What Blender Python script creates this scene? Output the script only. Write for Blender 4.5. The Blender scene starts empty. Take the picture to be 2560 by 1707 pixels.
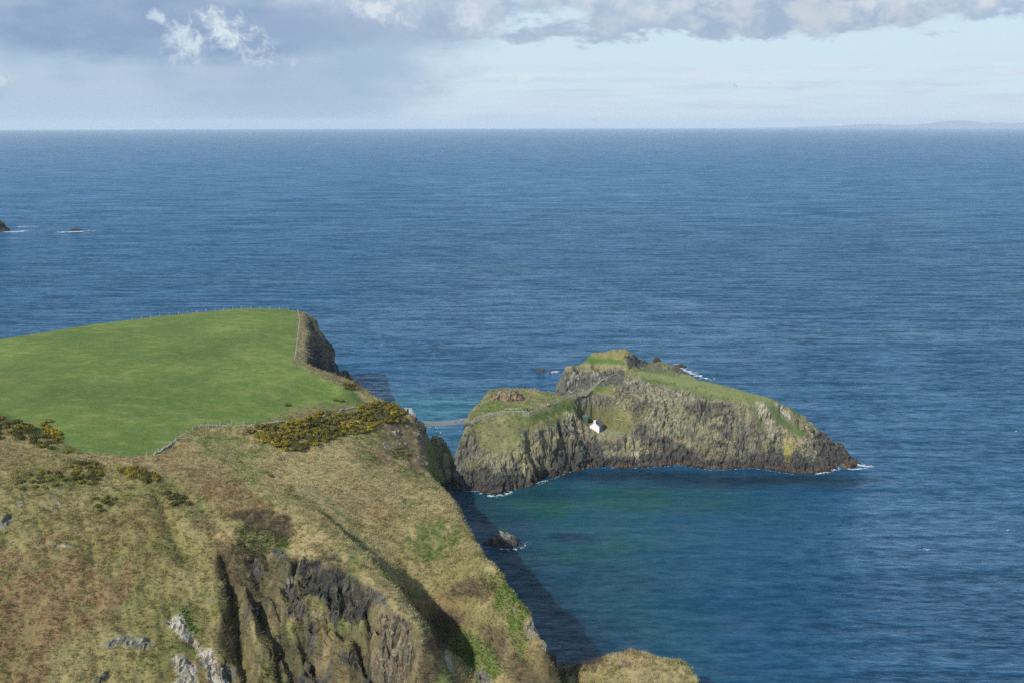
import bpy, bmesh, math, random
import numpy as np
from mathutils import Matrix, Vector
from mathutils.geometry import delaunay_2d_cdt

random.seed(7); RNG = np.random.default_rng(11)
scene = bpy.context.scene
COL = scene.collection
R = math.radians

# ------------------------------------------------------------------ camera
CAM_H = 138.0
F35 = 35.0
FPX = 2560 * F35 / 36.0
PITCH = 12.41            # the sea horizon dips by a third of a degree below this line of sight's level
ROLL = 0.085
cam_d = bpy.data.cameras.new("camera"); cam_d.lens = F35; cam_d.sensor_width = 36.0
cam_d.clip_start = 1.0; cam_d.clip_end = 150000.0
cam = bpy.data.objects.new("camera", cam_d); COL.objects.link(cam)
Rm = Matrix.Rotation(R(90 - PITCH), 4, 'X') @ Matrix.Rotation(R(-ROLL), 4, 'Z')
cam.matrix_world = Matrix.Translation((0, 0, CAM_H)) @ Rm
scene.camera = cam
RN = np.array(Rm.to_3x3())

# ------------------------------------------------------------------ world and sun
SUN_EL = 39.5
SUN_DIR = Vector((-0.65, -0.76, 0)).normalized()          # towards the sun, in plan
SUN_AZ = math.atan2(SUN_DIR.x, SUN_DIR.y)
world = bpy.data.worlds.new("World"); scene.world = world; world.use_nodes = True
sun_d = bpy.data.lights.new("sun", 'SUN'); sun_d.energy = 4.3; sun_d.angle = R(0.53); sun_d.color = (1.0, 0.94, 0.85)
sun = bpy.data.objects.new("sun", sun_d); COL.objects.link(sun)
tosun = Vector((SUN_DIR.x * math.cos(R(SUN_EL)), SUN_DIR.y * math.cos(R(SUN_EL)), math.sin(R(SUN_EL))))
sun.rotation_euler = tosun.to_track_quat('Z', 'Y').to_euler(); sun.location = (-200, -100, 300)
scene.view_settings.view_transform = 'Standard'; scene.view_settings.look = 'None'
scene.view_settings.exposure = 0.0; scene.view_settings.gamma = 1.0
scene.view_settings.use_curve_mapping = False
SKY_STRENGTH = 0.1
scene.render.engine = 'CYCLES'
scene.cycles.volume_bounces = 2
scene.cycles.use_denoising = False
scene.cycles.adaptive_threshold = 0.006
scene.cycles.sample_clamp_direct = 3.0
scene.cycles.sample_clamp_indirect = 3.0


class NT:
    """small helper to write node trees"""
    def __init__(s, tree):
        s.t = tree; s.N = tree.nodes; s.L = tree.links
    def n(s, typ, **kw):
        nd = s.N.new(typ)
        for k, v in kw.items(): setattr(nd, k, v)
        return nd
    def put(s, sock, v):
        if isinstance(v, bpy.types.NodeSocket): s.L.new(v, sock)
        elif v is not None:
            try: sock.default_value = v
            except Exception: sock.default_value = (v[0], v[1], v[2], 1.0)
    def m(s, op, a, b=None, c=None, clamp=False):
        nd = s.n('ShaderNodeMath', operation=op); nd.use_clamp = clamp
        for i, v in enumerate((a, b, c)):
            if v is not None: s.put(nd.inputs[i], v)
        return nd.outputs[0]
    def mix(s, f, a, b, blend='MIX'):
        nd = s.n('ShaderNodeMix', data_type='RGBA', blend_type=blend)
        s.put(nd.inputs[0], f)
        for i, v in ((6, a), (7, b)):
            if isinstance(v, tuple) and len(v) == 3: v = v + (1.0,)
            s.put(nd.inputs[i], v)
        return nd.outputs[2]
    def comb(s, x, y, z):
        nd = s.n('ShaderNodeCombineXYZ')
        for i, v in enumerate((x, y, z)): s.put(nd.inputs[i], v)
        return nd.outputs[0]
    def noise(s, vec, scale, detail=3, rough=.5, dist=0.0, out=0, typ='FBM'):
        nd = s.n('ShaderNodeTexNoise'); nd.noise_type = typ
        if vec is not None: s.put(nd.inputs['Vector'], vec)
        nd.inputs['Scale'].default_value = scale; nd.inputs['Detail'].default_value = detail
        nd.inputs['Roughness'].default_value = rough; nd.inputs['Distortion'].default_value = dist
        return nd.outputs[out]
    def sm(s, v, lo, hi):
        nd = s.n('ShaderNodeMapRange', interpolation_type='SMOOTHSTEP')
        s.put(nd.inputs[0], v); nd.inputs[1].default_value = lo; nd.inputs[2].default_value = hi
        return nd.outputs[0]
    def mapping(s, vec, scale=(1, 1, 1), rot=(0, 0, 0), loc=(0, 0, 0)):
        nd = s.n('ShaderNodeMapping'); s.put(nd.inputs['Vector'], vec)
        nd.inputs['Scale'].default_value = scale; nd.inputs['Rotation'].default_value = rot; nd.inputs['Location'].default_value = loc
        return nd.outputs[0]


def build_world():
    w = NT(world.node_tree); w.N.clear()
    out = w.n('ShaderNodeOutputWorld'); bg = w.n('ShaderNodeBackground'); bg.inputs[1].default_value = SKY_STRENGTH
    sky = w.n('ShaderNodeTexSky', sky_type='NISHITA'); sky.sun_disc = False
    sky.sun_elevation = R(SUN_EL); sky.sun_rotation = SUN_AZ
    sky.air_density = 1.0; sky.dust_density = 0.6; sky.ozone_density = 1.6; sky.altitude = 0
    tc = w.n('ShaderNodeTexCoord'); sep = w.n('ShaderNodeSeparateXYZ'); w.L.new(tc.outputs['Generated'], sep.inputs[0])
    x, y, z = sep.outputs
    az = w.m('MULTIPLY', w.m('ARCTAN2', x, y), 57.2958)
    el = w.m('ADD', w.m('MULTIPLY', w.m('ARCSINE', w.m('MINIMUM', w.m('MAXIMUM', z, -1.0), 1.0)), 57.2958), 0.354)
    # cloud plane coordinates: low clouds are squeezed towards the horizon
    v3 = w.comb(w.m('MULTIPLY', az, 0.5), w.m('MULTIPLY', el, 1.25), 0.0)
    wob = w.m('SUBTRACT', w.noise(v3, 0.55, 5, .6), 0.5)
    wob2 = w.m('SUBTRACT', w.noise(w.mapping(v3, loc=(31, 7, 3)), 1.1, 6, .62), 0.5)
    def blob(cx, cy, rx, ry, soft=.5, wa=1.6, wb=1.2):
        a = w.m('DIVIDE', w.m('SUBTRACT', w.m('ADD', az, w.m('MULTIPLY', wob, wa * 4)), cx), rx)
        b = w.m('DIVIDE', w.m('SUBTRACT', w.m('ADD', el, w.m('MULTIPLY', wob2, wb)), cy), ry)
        d = w.m('SQRT', w.m('ADD', w.m('MULTIPLY', a, a), w.m('MULTIPLY', b, b)))
        nd = w.n('ShaderNodeMapRange', interpolation_type='SMOOTHSTEP'); w.put(nd.inputs[0], d)
        nd.inputs[1].default_value = 1 + soft * .5; nd.inputs[2].default_value = 1 - soft * .5
        return nd.outputs[0]
    K = 1.0 / SKY_STRENGTH
    def c(r, g, b):                                         # a display colour (0-255) as scene light
        f = lambda u: ((u / 255 + .055) / 1.055) ** 2.4 if u > 10 else u / 3294
        return (f(r) * K, f(g) * K, f(b) * K, 1.0)
    # thin bright veil of a spring sky over the clear air, brightest low down
    veil = w.mix(w.sm(el, 0.0, 3.0), c(208, 226, 240), c(207, 230, 243))
    hi = w.mix(w.sm(el, 8.0, 30.0), veil, c(112, 160, 214))
    amt = w.m('SUBTRACT', 0.94, w.m('MULTIPLY', w.sm(el, 7.0, 24.0), 0.62))
    col = w.mix(amt, sky.outputs[0], hi)
    # low bands of stratus on the right
    bands = w.noise(w.mapping(v3, scale=(.35, 1.6, 1), loc=(4, 2, 9)), 1.0, 5, .55)
    lowm = w.m('MULTIPLY', w.sm(el, 4.2, 2.6), w.sm(bands, .38, .62))
    col = w.mix(w.m('MULTIPLY', lowm, .75), col, c(203, 219, 235))
    lb = w.m('MULTIPLY', w.m('MULTIPLY', w.sm(el, 3.6, 2.2), w.sm(bands, .55, .72)), .6)
    col = w.mix(lb, col, c(190, 209, 230))
    pale = w.m('MULTIPLY', w.m('MULTIPLY', w.sm(el, 1.6, 2.5), w.sm(el, 3.9, 3.0)), w.sm(w.noise(w.mapping(v3, scale=(.5, 1.5, 1), loc=(9, 1, 2)), 1.2, 5, .6), .5, .66))
    col = w.mix(w.m('MULTIPLY', pale, .7), col, c(219, 230, 239))
    # grey rain veil on the left, down to the horizon
    soft = w.noise(w.mapping(v3, loc=(2, 5, 1)), 0.5, 4, .5)
    left = w.sm(w.m('ADD', az, w.m('ADD', w.m('MULTIPLY', wob, 9.0), w.m('MULTIPLY', el, -.9))), -4.0, -9.5)
    lc = w.mix(w.sm(soft, .36, .64), c(165, 189, 214), c(179, 200, 220))
    lc = w.mix(w.sm(w.m('ADD', el, w.m('MULTIPLY', wob2, 1.6)), 1.9, 1.2), lc, c(176, 200, 222))
    col = w.mix(w.m('MULTIPLY', left, .93), col, lc)
    rain = blob(-12.5, 1.0, 5.0, 3.2, 1.6, .4, .6)
    col = w.mix(w.m('MULTIPLY', rain, .55), col, c(161, 183, 214))
    # a cloud deck above, with ragged lower edge
    deck_edge = w.m('ADD', w.m('ADD', el, w.m('MULTIPLY', wob2, 3.2)), w.m('MULTIPLY', wob, 1.8))
    lim = w.m('MULTIPLY', w.sm(az, 19.0, 26.0), 0.45)
    deck = w.sm(w.m('SUBTRACT', deck_edge, lim), 4.55, 5.2)
    gaps = w.sm(w.noise(w.mapping(v3, loc=(17, 3, 5), scale=(.8, .7, 1)), .5, 5, .6), .34, .46)
    deck = w.m('MULTIPLY', deck, w.m('MAXIMUM', gaps, w.sm(az, -2, -12)))
    puff = w.noise(w.mapping(v3, loc=(3, 8, 1), scale=(1.15, .62, 1)), .85, 8, .6, .25)
    dc = w.mix(w.sm(puff, .36, .66), c(168, 190, 214), c(206, 216, 226))
    dc = w.mix(w.m('MULTIPLY', w.sm(puff, .58, .74), .8), dc, c(222, 229, 236))
    dark_edge = w.sm(deck_edge, 6.4, 4.9)
    dc = w.mix(w.m('MULTIPLY', dark_edge, .7), dc, c(162, 183, 207))
    above = w.sm(el, 8.0, 17.0)
    dc = w.mix(w.m('MULTIPLY', above, .45), dc, c(176, 198, 225))
    thin = w.m('SUBTRACT', 1.0, w.m('MULTIPLY', above, w.m('ADD', .25, w.m('MULTIPLY', w.sm(puff, .62, .44), .75))))
    col = w.mix(w.m('MULTIPLY', w.m('MULTIPLY', deck, .95), thin), col, dc)
    heavy = blob(15.5, 6.1, 6.5, 1.25, .5, .6, .9)
    col = w.mix(w.m('MULTIPLY', heavy, .8), col, w.mix(w.sm(puff, .4, .62), c(160, 182, 208), c(196, 207, 219)))
    # slate blue base of the shower cloud on the left
    slate = blob(-18.5, 5.2, 9.5, 1.75, .55, .9, 1.0)
    col = w.mix(w.m('MULTIPLY', slate, .85), col, w.mix(w.sm(soft, .4, .62), c(134, 160, 195), c(146, 170, 202)))
    slate2 = blob(-9.5, 5.5, 6.0, 1.0, .9, .8, 1.1)
    col = w.mix(w.m('MULTIPLY', slate2, .55), col, c(154, 176, 206))
    # torn white scraps in front
    viso = w.comb(az, el, 0.0)
    fine = w.noise(w.mapping(viso, loc=(1, 2, 4)), 1.15, 9, .66, .4)
    def scrap(cx, cy, rx, ry, tilt, amt, colr):
        ca, sa = math.cos(R(tilt)), math.sin(R(tilt))
        dx = w.m('SUBTRACT', w.m('ADD', az, w.m('MULTIPLY', wob2, 2.2)), cx); dy = w.m('SUBTRACT', w.m('ADD', el, w.m('MULTIPLY', wob, 1.5)), cy)
        a = w.m('DIVIDE', w.m('ADD', w.m('MULTIPLY', dx, ca), w.m('MULTIPLY', dy, sa)), rx)
        b = w.m('DIVIDE', w.m('SUBTRACT', w.m('MULTIPLY', dy, ca), w.m('MULTIPLY', dx, sa)), ry)
        d = w.m('SUBTRACT', 1.0, w.m('SQRT', w.m('ADD', w.m('MULTIPLY', a, a), w.m('MULTIPLY', b, b))))
        k = w.m('ADD', w.m('MULTIPLY', d, 0.8), w.m('MULTIPLY', w.m('SUBTRACT', fine, .5), 3.2))
        return w.m('MULTIPLY', w.m('MULTIPLY', w.sm(k, 0.0, 1.0), w.sm(d, -.35, .45)), amt), colr
    for args in ((-15.0, 4.95, 3.0, 1.25, -32, 1.0, c(222, 233, 241)), (-17.5, 4.6, 1.4, 1.9, 14, .95, c(212, 226, 238)),
                 (-18.6, 5.6, .9, .5, -40, .7, c(210, 224, 238)),
                 (-7.4, 6.3, 2.6, .8, -12, .9, c(221, 229, 238)), (-2.4, 5.9, 1.8, .9, -25, .75, c(217, 227, 237)),
                 (-26.8, 2.5, 1.6, .55, 0, .8, c(205, 221, 234)), (.6, 2.75, 2.6, .2, -3, .7, c(222, 233, 240)),
                 (9.5, 6.6, 3.5, .6, 8, .5, c(220, 226, 234)), (20.0, 6.4, 3.5, .7, 5, .6, c(223, 230, 237))):
        f, cc = scrap(*args); col = w.mix(f, col, cc)
    # below the horizon the same haze colour goes on
    col = w.mix(w.sm(el, -.2, -2.2), col, c(170, 196, 222))
    w.L.new(col, bg.inputs[0]); w.L.new(bg.outputs[0], out.inputs[0])

build_world()

# ------------------------------------------------------------------ maths helpers
def ray(px, py):
    d = np.array([(px - 1280) / FPX, -(py - 853.5) / FPX, -1.0])
    return RN @ d

def P(px, py, z):
    """the point at height z (metres above the sea) that stands at this place of the view"""
    d = ray(px, py); t = (z - CAM_H) / d[2]
    return (d[0] * t, d[1] * t, z)

def to_px(p):
    q = (p - np.array([0, 0, CAM_H])) @ RN
    return 1280 + FPX * q[..., 0] / -q[..., 2], 853.5 - FPX * q[..., 1] / -q[..., 2]

_TAB = np.random.default_rng(5).random((64, 64, 64)).astype(np.float32)
_OFF = np.random.default_rng(6).integers(0, 64, (1024, 3))

def vnoise(x, y, z=None, seed=0):
    """value noise, -1..1"""
    o = _OFF[seed % 1024]
    x = np.asarray(x, dtype=np.float64) + .37 * (seed % 7); y = np.asarray(y, dtype=np.float64)
    fx = np.floor(x); fy = np.floor(y)
    tx = (x - fx).astype(np.float32); ty = (y - fy).astype(np.float32)
    tx = tx * tx * (3 - 2 * tx); ty = ty * ty * (3 - 2 * ty)
    fx = fx.astype(np.int32) + o[0]; fy = fy.astype(np.int32) + o[1]
    x0 = fx & 63; x1 = (fx + 1) & 63; y0 = fy & 63; y1 = (fy + 1) & 63
    def plane(iz):
        a = _TAB[x0, y0, iz]; b = _TAB[x1, y0, iz]; a = a + (b - a) * tx
        c = _TAB[x0, y1, iz]; d = _TAB[x1, y1, iz]; c = c + (d - c) * tx
        return a + (c - a) * ty
    if z is None: return plane(o[2]) * 2 - 1
    z = np.asarray(z, dtype=np.float64); fz = np.floor(z); tz = (z - fz).astype(np.float32); tz = tz * tz * (3 - 2 * tz)
    fz = fz.astype(np.int32) + o[2]; p = plane(fz & 63); q = plane((fz + 1) & 63)
    return (p + (q - p) * tz) * 2 - 1

def fbm(x, y, z=None, seed=0, octv=4, gain=.5):
    s = 0; a = 1; tot = 0; f = 1.0
    for i in range(octv):
        s = s + a * vnoise(np.asarray(x) * f + i * 17.3, np.asarray(y) * f + i * 9.1, None if z is None else np.asarray(z) * f + i * 5.7, seed + i)
        tot += a; a *= gain; f *= 2.03
    return s / tot * 1.6

def sst(v, lo, hi):
    t = np.clip((v - lo) / (hi - lo), 0, 1); return t * t * (3 - 2 * t)

def poly_dist(px, py, poly):
    """signed distance to a polygon in view units, positive inside"""
    px = np.asarray(px, dtype=np.float64); py = np.asarray(py, dtype=np.float64)
    inside = np.zeros(px.shape, bool); d2 = np.full(px.shape, 1e18); n = len(poly)
    for i in range(n):
        x1, y1 = poly[i]; x2, y2 = poly[(i + 1) % n]
        ex, ey = x2 - x1, y2 - y1; L = ex * ex + ey * ey + 1e-9
        t = np.clip(((px - x1) * ex + (py - y1) * ey) / L, 0, 1)
        d2 = np.minimum(d2, (px - x1 - t * ex) ** 2 + (py - y1 - t * ey) ** 2)
        if y1 != y2:
            c = ((y1 > py) != (y2 > py)) & (px < (x2 - x1) * (py - y1) / (y2 - y1) + x1)
            inside ^= c
    return np.where(inside, 1, -1) * np.sqrt(d2)

def line_dist(px, py, line):
    d2 = np.full(np.shape(px), 1e18)
    for (x1, y1), (x2, y2) in zip(line[:-1], line[1:]):
        ex, ey = x2 - x1, y2 - y1; L = ex * ex + ey * ey + 1e-9
        t = np.clip(((px - x1) * ex + (py - y1) * ey) / L, 0, 1)
        d2 = np.minimum(d2, (px - x1 - t * ex) ** 2 + (py - y1 - t * ey) ** 2)
    return np.sqrt(d2)

def gauss1(a, s, axis):
    if s <= 0: return a
    r = int(math.ceil(s * 2.6)); k = np.exp(-.5 * (np.arange(-r, r + 1) / s) ** 2); k /= k.sum()
    pad = [(0, 0), (0, 0)]; pad[axis] = (r, r); b = np.pad(a, pad, mode='edge'); o = np.zeros_like(a)
    n = a.shape[axis]
    for i, kk in enumerate(k):
        o += kk * (b[i:i + n, :] if axis == 0 else b[:, i:i + n])
    return o

# ------------------------------------------------------------------ terrain as a height field over plan coordinates
class Terrain:
    def __init__(s, xs, ys, pts, lines, base=-6.0, blur=1.6):
        s.xs, s.ys = xs, ys
        s.X, s.Y = np.meshgrid(xs, ys)                       # rows = y
        verts = []; zs = []; edges = []
        def add(p):
            for i, q in enumerate(verts):
                if abs(q[0] - p[0]) < .05 and abs(q[1] - p[1]) < .05: return i
            verts.append((p[0], p[1])); zs.append(p[2]); return len(verts) - 1
        for p in pts: add(p)
        for ln in lines:
            ids = [add(p) for p in ln]
            edges += [(a, b) for a, b in zip(ids[:-1], ids[1:]) if a != b]
        ov, oe, of, orig, _, _ = delaunay_2d_cdt([Vector(v) for v in verts], edges, [], 0, 1e-4)
        oz = []
        for i, o in enumerate(orig):
            if o: oz.append(zs[o[0]])
            else: oz.append(None)
        V = np.array([(v.x, v.y) for v in ov]); src = np.array(verts); sz = np.array(zs)
        for i in range(len(oz)):
            if oz[i] is None:                                # crossing of two lines
                d = np.hypot(*(src - V[i]).T); k = np.argsort(d)[:2]; oz[i] = float((sz[k] / (d[k] + .01)).sum() / (1 / (d[k] + .01)).sum())
        Z = np.full(s.X.shape, np.nan); oz = np.array(oz)
        for f in of:
            a, b, c = f[:3]
            pa, pb, pc = V[a], V[b], V[c]
            x0, x1 = min(pa[0], pb[0], pc[0]), max(pa[0], pb[0], pc[0]); y0, y1 = min(pa[1], pb[1], pc[1]), max(pa[1], pb[1], pc[1])
            i0, i1 = np.searchsorted(xs, x0 - .01), np.searchsorted(xs, x1 + .01); j0, j1 = np.searchsorted(ys, y0 - .01), np.searchsorted(ys, y1 + .01)
            if i1 <= i0 or j1 <= j0: continue
            gx = s.X[j0:j1, i0:i1]; gy = s.Y[j0:j1, i0:i1]
            den = (pb[1] - pc[1]) * (pa[0] - pc[0]) + (pc[0] - pb[0]) * (pa[1] - pc[1])
            if abs(den) < 1e-9: continue
            wa = ((pb[1] - pc[1]) * (gx - pc[0]) + (pc[0] - pb[0]) * (gy - pc[1])) / den
            wb = ((pc[1] - pa[1]) * (gx - pc[0]) + (pa[0] - pc[0]) * (gy - pc[1])) / den
            wc = 1 - wa - wb; ins = (wa >= -1e-6) & (wb >= -1e-6) & (wc >= -1e-6)
            zz = wa * oz[a] + wb * oz[b] + wc * oz[c]
            Z[j0:j1, i0:i1] = np.where(ins, zz, Z[j0:j1, i0:i1])
        Z = np.where(np.isnan(Z), base, Z)
        # blur in metres on a non-uniform grid: spacing changes slowly, so blur by the local mean spacing
        s.dx = float(np.median(np.diff(xs))); s.dy = float(np.median(np.diff(ys)))
        Z = gauss1(gauss1(Z, blur / s.dx, 1), blur / s.dy, 0)
        s.Z = Z
    def grid_px(s):
        return to_px(np.stack([s.X, s.Y, s.Z], -1))
    def height(s, x, y):
        i = np.clip(np.searchsorted(s.xs, x) - 1, 0, len(s.xs) - 2); j = np.clip(np.searchsorted(s.ys, y) - 1, 0, len(s.ys) - 2)
        tx = (x - s.xs[i]) / (s.xs[i + 1] - s.xs[i]); ty = (y - s.ys[j]) / (s.ys[j + 1] - s.ys[j])
        return (s.Z[j, i] * (1 - tx) + s.Z[j, i + 1] * tx) * (1 - ty) + (s.Z[j + 1, i] * (1 - tx) + s.Z[j + 1, i + 1] * tx) * ty
    def ground(s, px, py, far=700.0, slack=10):
        for k in range(slack + 1):                           # just above a skyline: step down to the crest
            g = s._ground(px, py + k, far)
            if g is not None: return g
        return None
    def _ground(s, px, py, far):
        """where the line of sight through this place of the view first meets the land"""
        d = ray(px, py); d = d / math.hypot(d[0], d[1]); r = np.arange(170.0, far, .25)
        x = d[0] * r; y = d[1] * r; z = CAM_H + d[2] * r
        h = s.height(x, y); ok = (x > s.xs[0]) & (x < s.xs[-1]) & (y > s.ys[0]) & (y < s.ys[-1])
        k = np.nonzero((z < h) & ok)[0]
        if len(k) == 0: return None
        i = k[0]
        return Vector((x[i], y[i], float(s.height(x[i], y[i]))))

def off(p, dx, dy, z): return (p[0] + dx, p[1] + dy, z)

# ------------------------------------------------------------------ land shapes (survey points: view column, view row, height)
def L(*a): return [P(*q) for q in a]

def sea_edge(line, h1=3.0, h2=8.0, side=(1, .35), f=.62):
    """from the top of a sea cliff down into the water behind it"""
    n = math.hypot(*side); sx, sy = side[0] / n, side[1] / n
    return [[off(p, sx * h1, sy * h1, p[2] * f) for p in line], [off(p, sx * h2, sy * h2, -3.0) for p in line], [off(p, sx * (h2 + 10), sy * (h2 + 10), -6.0) for p in line]]

field_near = L((-500, 1040, 46), (-200, 1015, 45.5), (0, 1028, 44), (60, 1062, 43), (130, 1100, 41.5), (200, 1128, 40.5), (300, 1140, 40), (400, 1140, 40), (452, 1092, 40), (500, 1066, 39.6), (640, 1064, 38.5), (720, 1052, 38), (800, 1046, 37), (905, 1022, 35.5))
field_top = L((-500, 915, 47), (-200, 880, 48), (0, 845, 49), (200, 812, 49), (400, 788, 48.5), (600, 769, 47.5), (690, 770, 46.5), (742, 775, 45.5), (765, 783, 44))
field_back = [off(p, 0, 14, p[2] - 5) for p in field_top]
field_back2 = [off(p, 3, 24, 12) for p in field_top]
field_back3 = [off(p, 3, 34, -5) for p in field_top]
field_right = L((742, 775, 45.5), (748, 800, 45.2), (740, 860, 44.5), (734, 905, 44), (780, 935, 42.4), (850, 962, 40.5), (885, 985, 39), (905, 1022, 35.5))
strip_edge = L((765, 783, 44), (775, 830, 43.5), (772, 880, 43), (770, 905, 42.5), (800, 918, 41.5), (840, 928, 40.5), (882, 944, 38.5))
nose = L((800, 803, 39), (830, 845, 31), (856, 893, 20), (876, 938, 5))
cove_mid = L((792, 862, 33), (812, 895, 26), (835, 918, 19))
edge_n = L((882, 944, 38.5), (905, 960, 37), (940, 983, 35.5), (980, 1000, 34), (1010, 1015, 32), (1028, 1030, 30.5), (1036, 1048, 27), (1043, 1058, 25))
near_cliff = L((1043, 1058, 25), (1050, 1085, 23.5), (1058, 1120, 22), (1064, 1150, 21), (1066, 1176, 20.5), (1085, 1196, 19.5), (1108, 1218, 19.5), (1133, 1242, 20.5))
south_edge = L((1133, 1242, 20.5), (1155, 1290, 23), (1187, 1345, 26), (1212, 1385, 28), (1250, 1425, 29), (1290, 1468, 30), (1318, 1495, 29.5), (1338, 1520, 28), (1356, 1575, 24.5), (1372, 1615, 20), (1385, 1645, 16))
ridge = L((300, 1150, 40.5), (400, 1172, 41), (500, 1180, 39), (560, 1188, 38), (640, 1215, 37.3), (700, 1253, 37), (770, 1306, 36), (823, 1345, 35), (876, 1391, 34), (936, 1459, 32), (1004, 1519, 30), (1045, 1552, 27.5))
ridge_back = [off(p, 3.2, 5.5, p[2] - d) for p, d in zip(ridge, (0.5, .4, .5, .7, .9, 1.0, 1.0, 1.0, 1.1, 1.6, 3.5, 8))]
left_crest = L((-500, 1045, 48), (-200, 1042, 47.5), (0, 1044, 47), (60, 1068, 45.5), (110, 1095, 44), (160, 1125, 42.5), (230, 1150, 41.2), (300, 1150, 40.5))

land_lines = [field_near, field_top, field_back, field_back2, field_back3, field_right, strip_edge, nose, cove_mid, edge_n, near_cliff, south_edge, ridge, ridge_back, left_crest]
# sea cliffs
land_lines += sea_edge(nose, 2.5, 6.5, (1, .5), .3)
land_lines += sea_edge(edge_n[1:], 3.5, 8.0, (.5, 1), .5)
land_lines += sea_edge(south_edge[:-5], 3.5, 8.5, (1, .2), .55) + sea_edge(south_edge[-6:-3], 3.2, 7.0, (1, .25), .55)[:2] + [[off(p, 2.2, .4, p[2] * .5) for p in south_edge[-3:]]]
# recess between the strip of rough grass and the outer nose
land_lines += [[off(p, 2.6, 1.5, p[2] * .62) for p in strip_edge[2:-1]]]
land_pts = [off(p, 9, 2, 2) for p in cove_mid] + [off(p, 12, 2, -4) for p in cove_mid]
# the low spur below the bridge
land_lines += [[off(p, 1.6, 2.2, p[2] * .8) for p in near_cliff[1:5]], [off(p, 3.2, 8.0, 8.5) for p in near_cliff[1:5]]]
spur = L((1084, 1079, 17.3), (1094, 1076, 18.0), (1106, 1083, 17.0), (1110, 1100, 15.2), (1114, 1125, 11.8), (1119, 1150, 8.4), (1122, 1175, 5), (1126, 1200, 2.5), (1126, 1224, -1))
land_lines += [spur, [off(p, 2.5, 2, -5) for p in spur], L((1066, 1092, 14), (1074, 1130, 11), (1078, 1165, 8), (1092, 1205, 3), (1100, 1232, 0))]
land_pts += [P(1074, 1090, 14.6), P(1092, 1092, 16.4), P(1099, 1140, 9.5), P(1100, 1180, 5.5), off(P(1094, 1076, 18.0), 0, 2.5, 16), off(P(1094, 1076, 18.0), 0, 6, -4), off(P(1078, 1080, 16), -1, 8, -5), P(1050, 1057, 24.3), P(1058, 1059, 23.6), P(1061, 1072, 20.5), P(1063, 1090, 15.5), off(P(1058, 1059, 23.6), 1.6, 2.6, 12), off(P(1058, 1059, 23.6), 3, 6, -4), off(P(1050, 1057, 24), 0, 7, 3), off(P(1050, 1057, 24), 0, 12, -5)]
land_pts += [off(p, 4.5, 9, -4) for p in near_cliff[5:]]
# grass bowl between the field and the sea
for q in ((900, 1000, 36.6), (830, 985, 38.5), (940, 1010, 34), (960, 1060, 30.5), (1000, 1120, 25.5), (1040, 1175, 22), (900, 1150, 30), (800, 1080, 34.3), (700, 1130, 34), (620, 1100, 35.5), (560, 1130, 36.5),
          (480, 1120, 38.8), (700, 1200, 32.5), (620, 1180, 35.2), (800, 1280, 31.2), (900, 1230, 28.5), (900, 1300, 26.5), (860, 1340, 29.8), (900, 1390, 27.6), (1000, 1200, 26), (1000, 1300, 25), (1000, 1400, 22.5), (1000, 1480, 21), (950, 1430, 25.5),
          (1100, 1300, 25.5), (1100, 1400, 22), (1100, 1500, 17.5), (1100, 1600, 8.0), (1100, 1700, 2.5), (1060, 1555, 12), (1062, 1620, 5.5), (1066, 1707, 1.0), (1200, 1400, 27.5), (1200, 1500, 22), (1200, 1600, 14.5), (1200, 1700, 8.0),
          (1280, 1500, 27.5), (1290, 1600, 20), (1300, 1700, 11), (1345, 1620, 18), (1360, 1700, 9), (1150, 1550, 13.5), (1150, 1650, 7.5)):
    land_pts.append(P(*q))
# near nose of rock and the slopes in front of it
for q in ((1026, 1600, 23.5), (1022, 1650, 19.5), (1020, 1707, 15.5), (980, 1560, 26.5), (980, 1600, 23.0), (980, 1700, 14.5), (930, 1520, 27.5), (930, 1600, 21), (930, 1700, 13), (860, 1440, 31), (870, 1500, 26), (870, 1560, 21.5), (860, 1640, 16), (860, 1707, 11),
          (790, 1390, 32), (800, 1450, 29), (800, 1530, 22.5), (800, 1600, 17.5), (800, 1707, 9.5), (700, 1310, 34.5), (700, 1370, 31.5), (700, 1450, 26.5), (700, 1530, 21), (700, 1620, 14.5), (700, 1707, 8.5), (600, 1260, 36.5), (600, 1330, 33), (600, 1400, 28.5),
          (600, 1500, 22), (600, 1600, 15.5), (600, 1707, 8.5), (500, 1240, 37.2), (500, 1320, 33.2), (500, 1400, 28.5), (500, 1500, 22.5), (500, 1600, 16.5), (500, 1707, 10), (380, 1240, 38.0), (380, 1320, 33.8), (380, 1420, 28), (380, 1530, 22), (380, 1620, 16.5), (380, 1707, 11.5),
          (250, 1230, 38.6), (250, 1320, 34.2), (250, 1420, 29), (250, 1530, 23), (250, 1620, 17.5), (250, 1707, 12.5), (120, 1180, 42), (120, 1250, 39), (120, 1320, 35), (120, 1430, 29.5), (120, 1530, 24), (120, 1620, 18.5), (120, 1707, 13.5),
          (0, 1100, 45), (0, 1180, 43), (0, 1250, 39.5), (0, 1330, 35.5), (0, 1430, 30.5), (0, 1530, 25), (0, 1620, 19.5), (0, 1707, 14.5), (-200, 1100, 46.5), (-200, 1250, 41), (-200, 1430, 32), (-200, 1620, 22), (-200, 1707, 17),
          (-500, 1150, 46), (-500, 1250, 42), (-500, 1430, 34), (-500, 1620, 25), (-500, 1707, 20)):
    land_pts.append(P(*q))
for px_ in (-500, -200, 0, 200, 400, 600, 800, 1000, 1200): land_pts.append(P(px_, 1860, 4 if px_ < 300 else -1)); land_pts.append(P(px_, 2000, -6))
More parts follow.
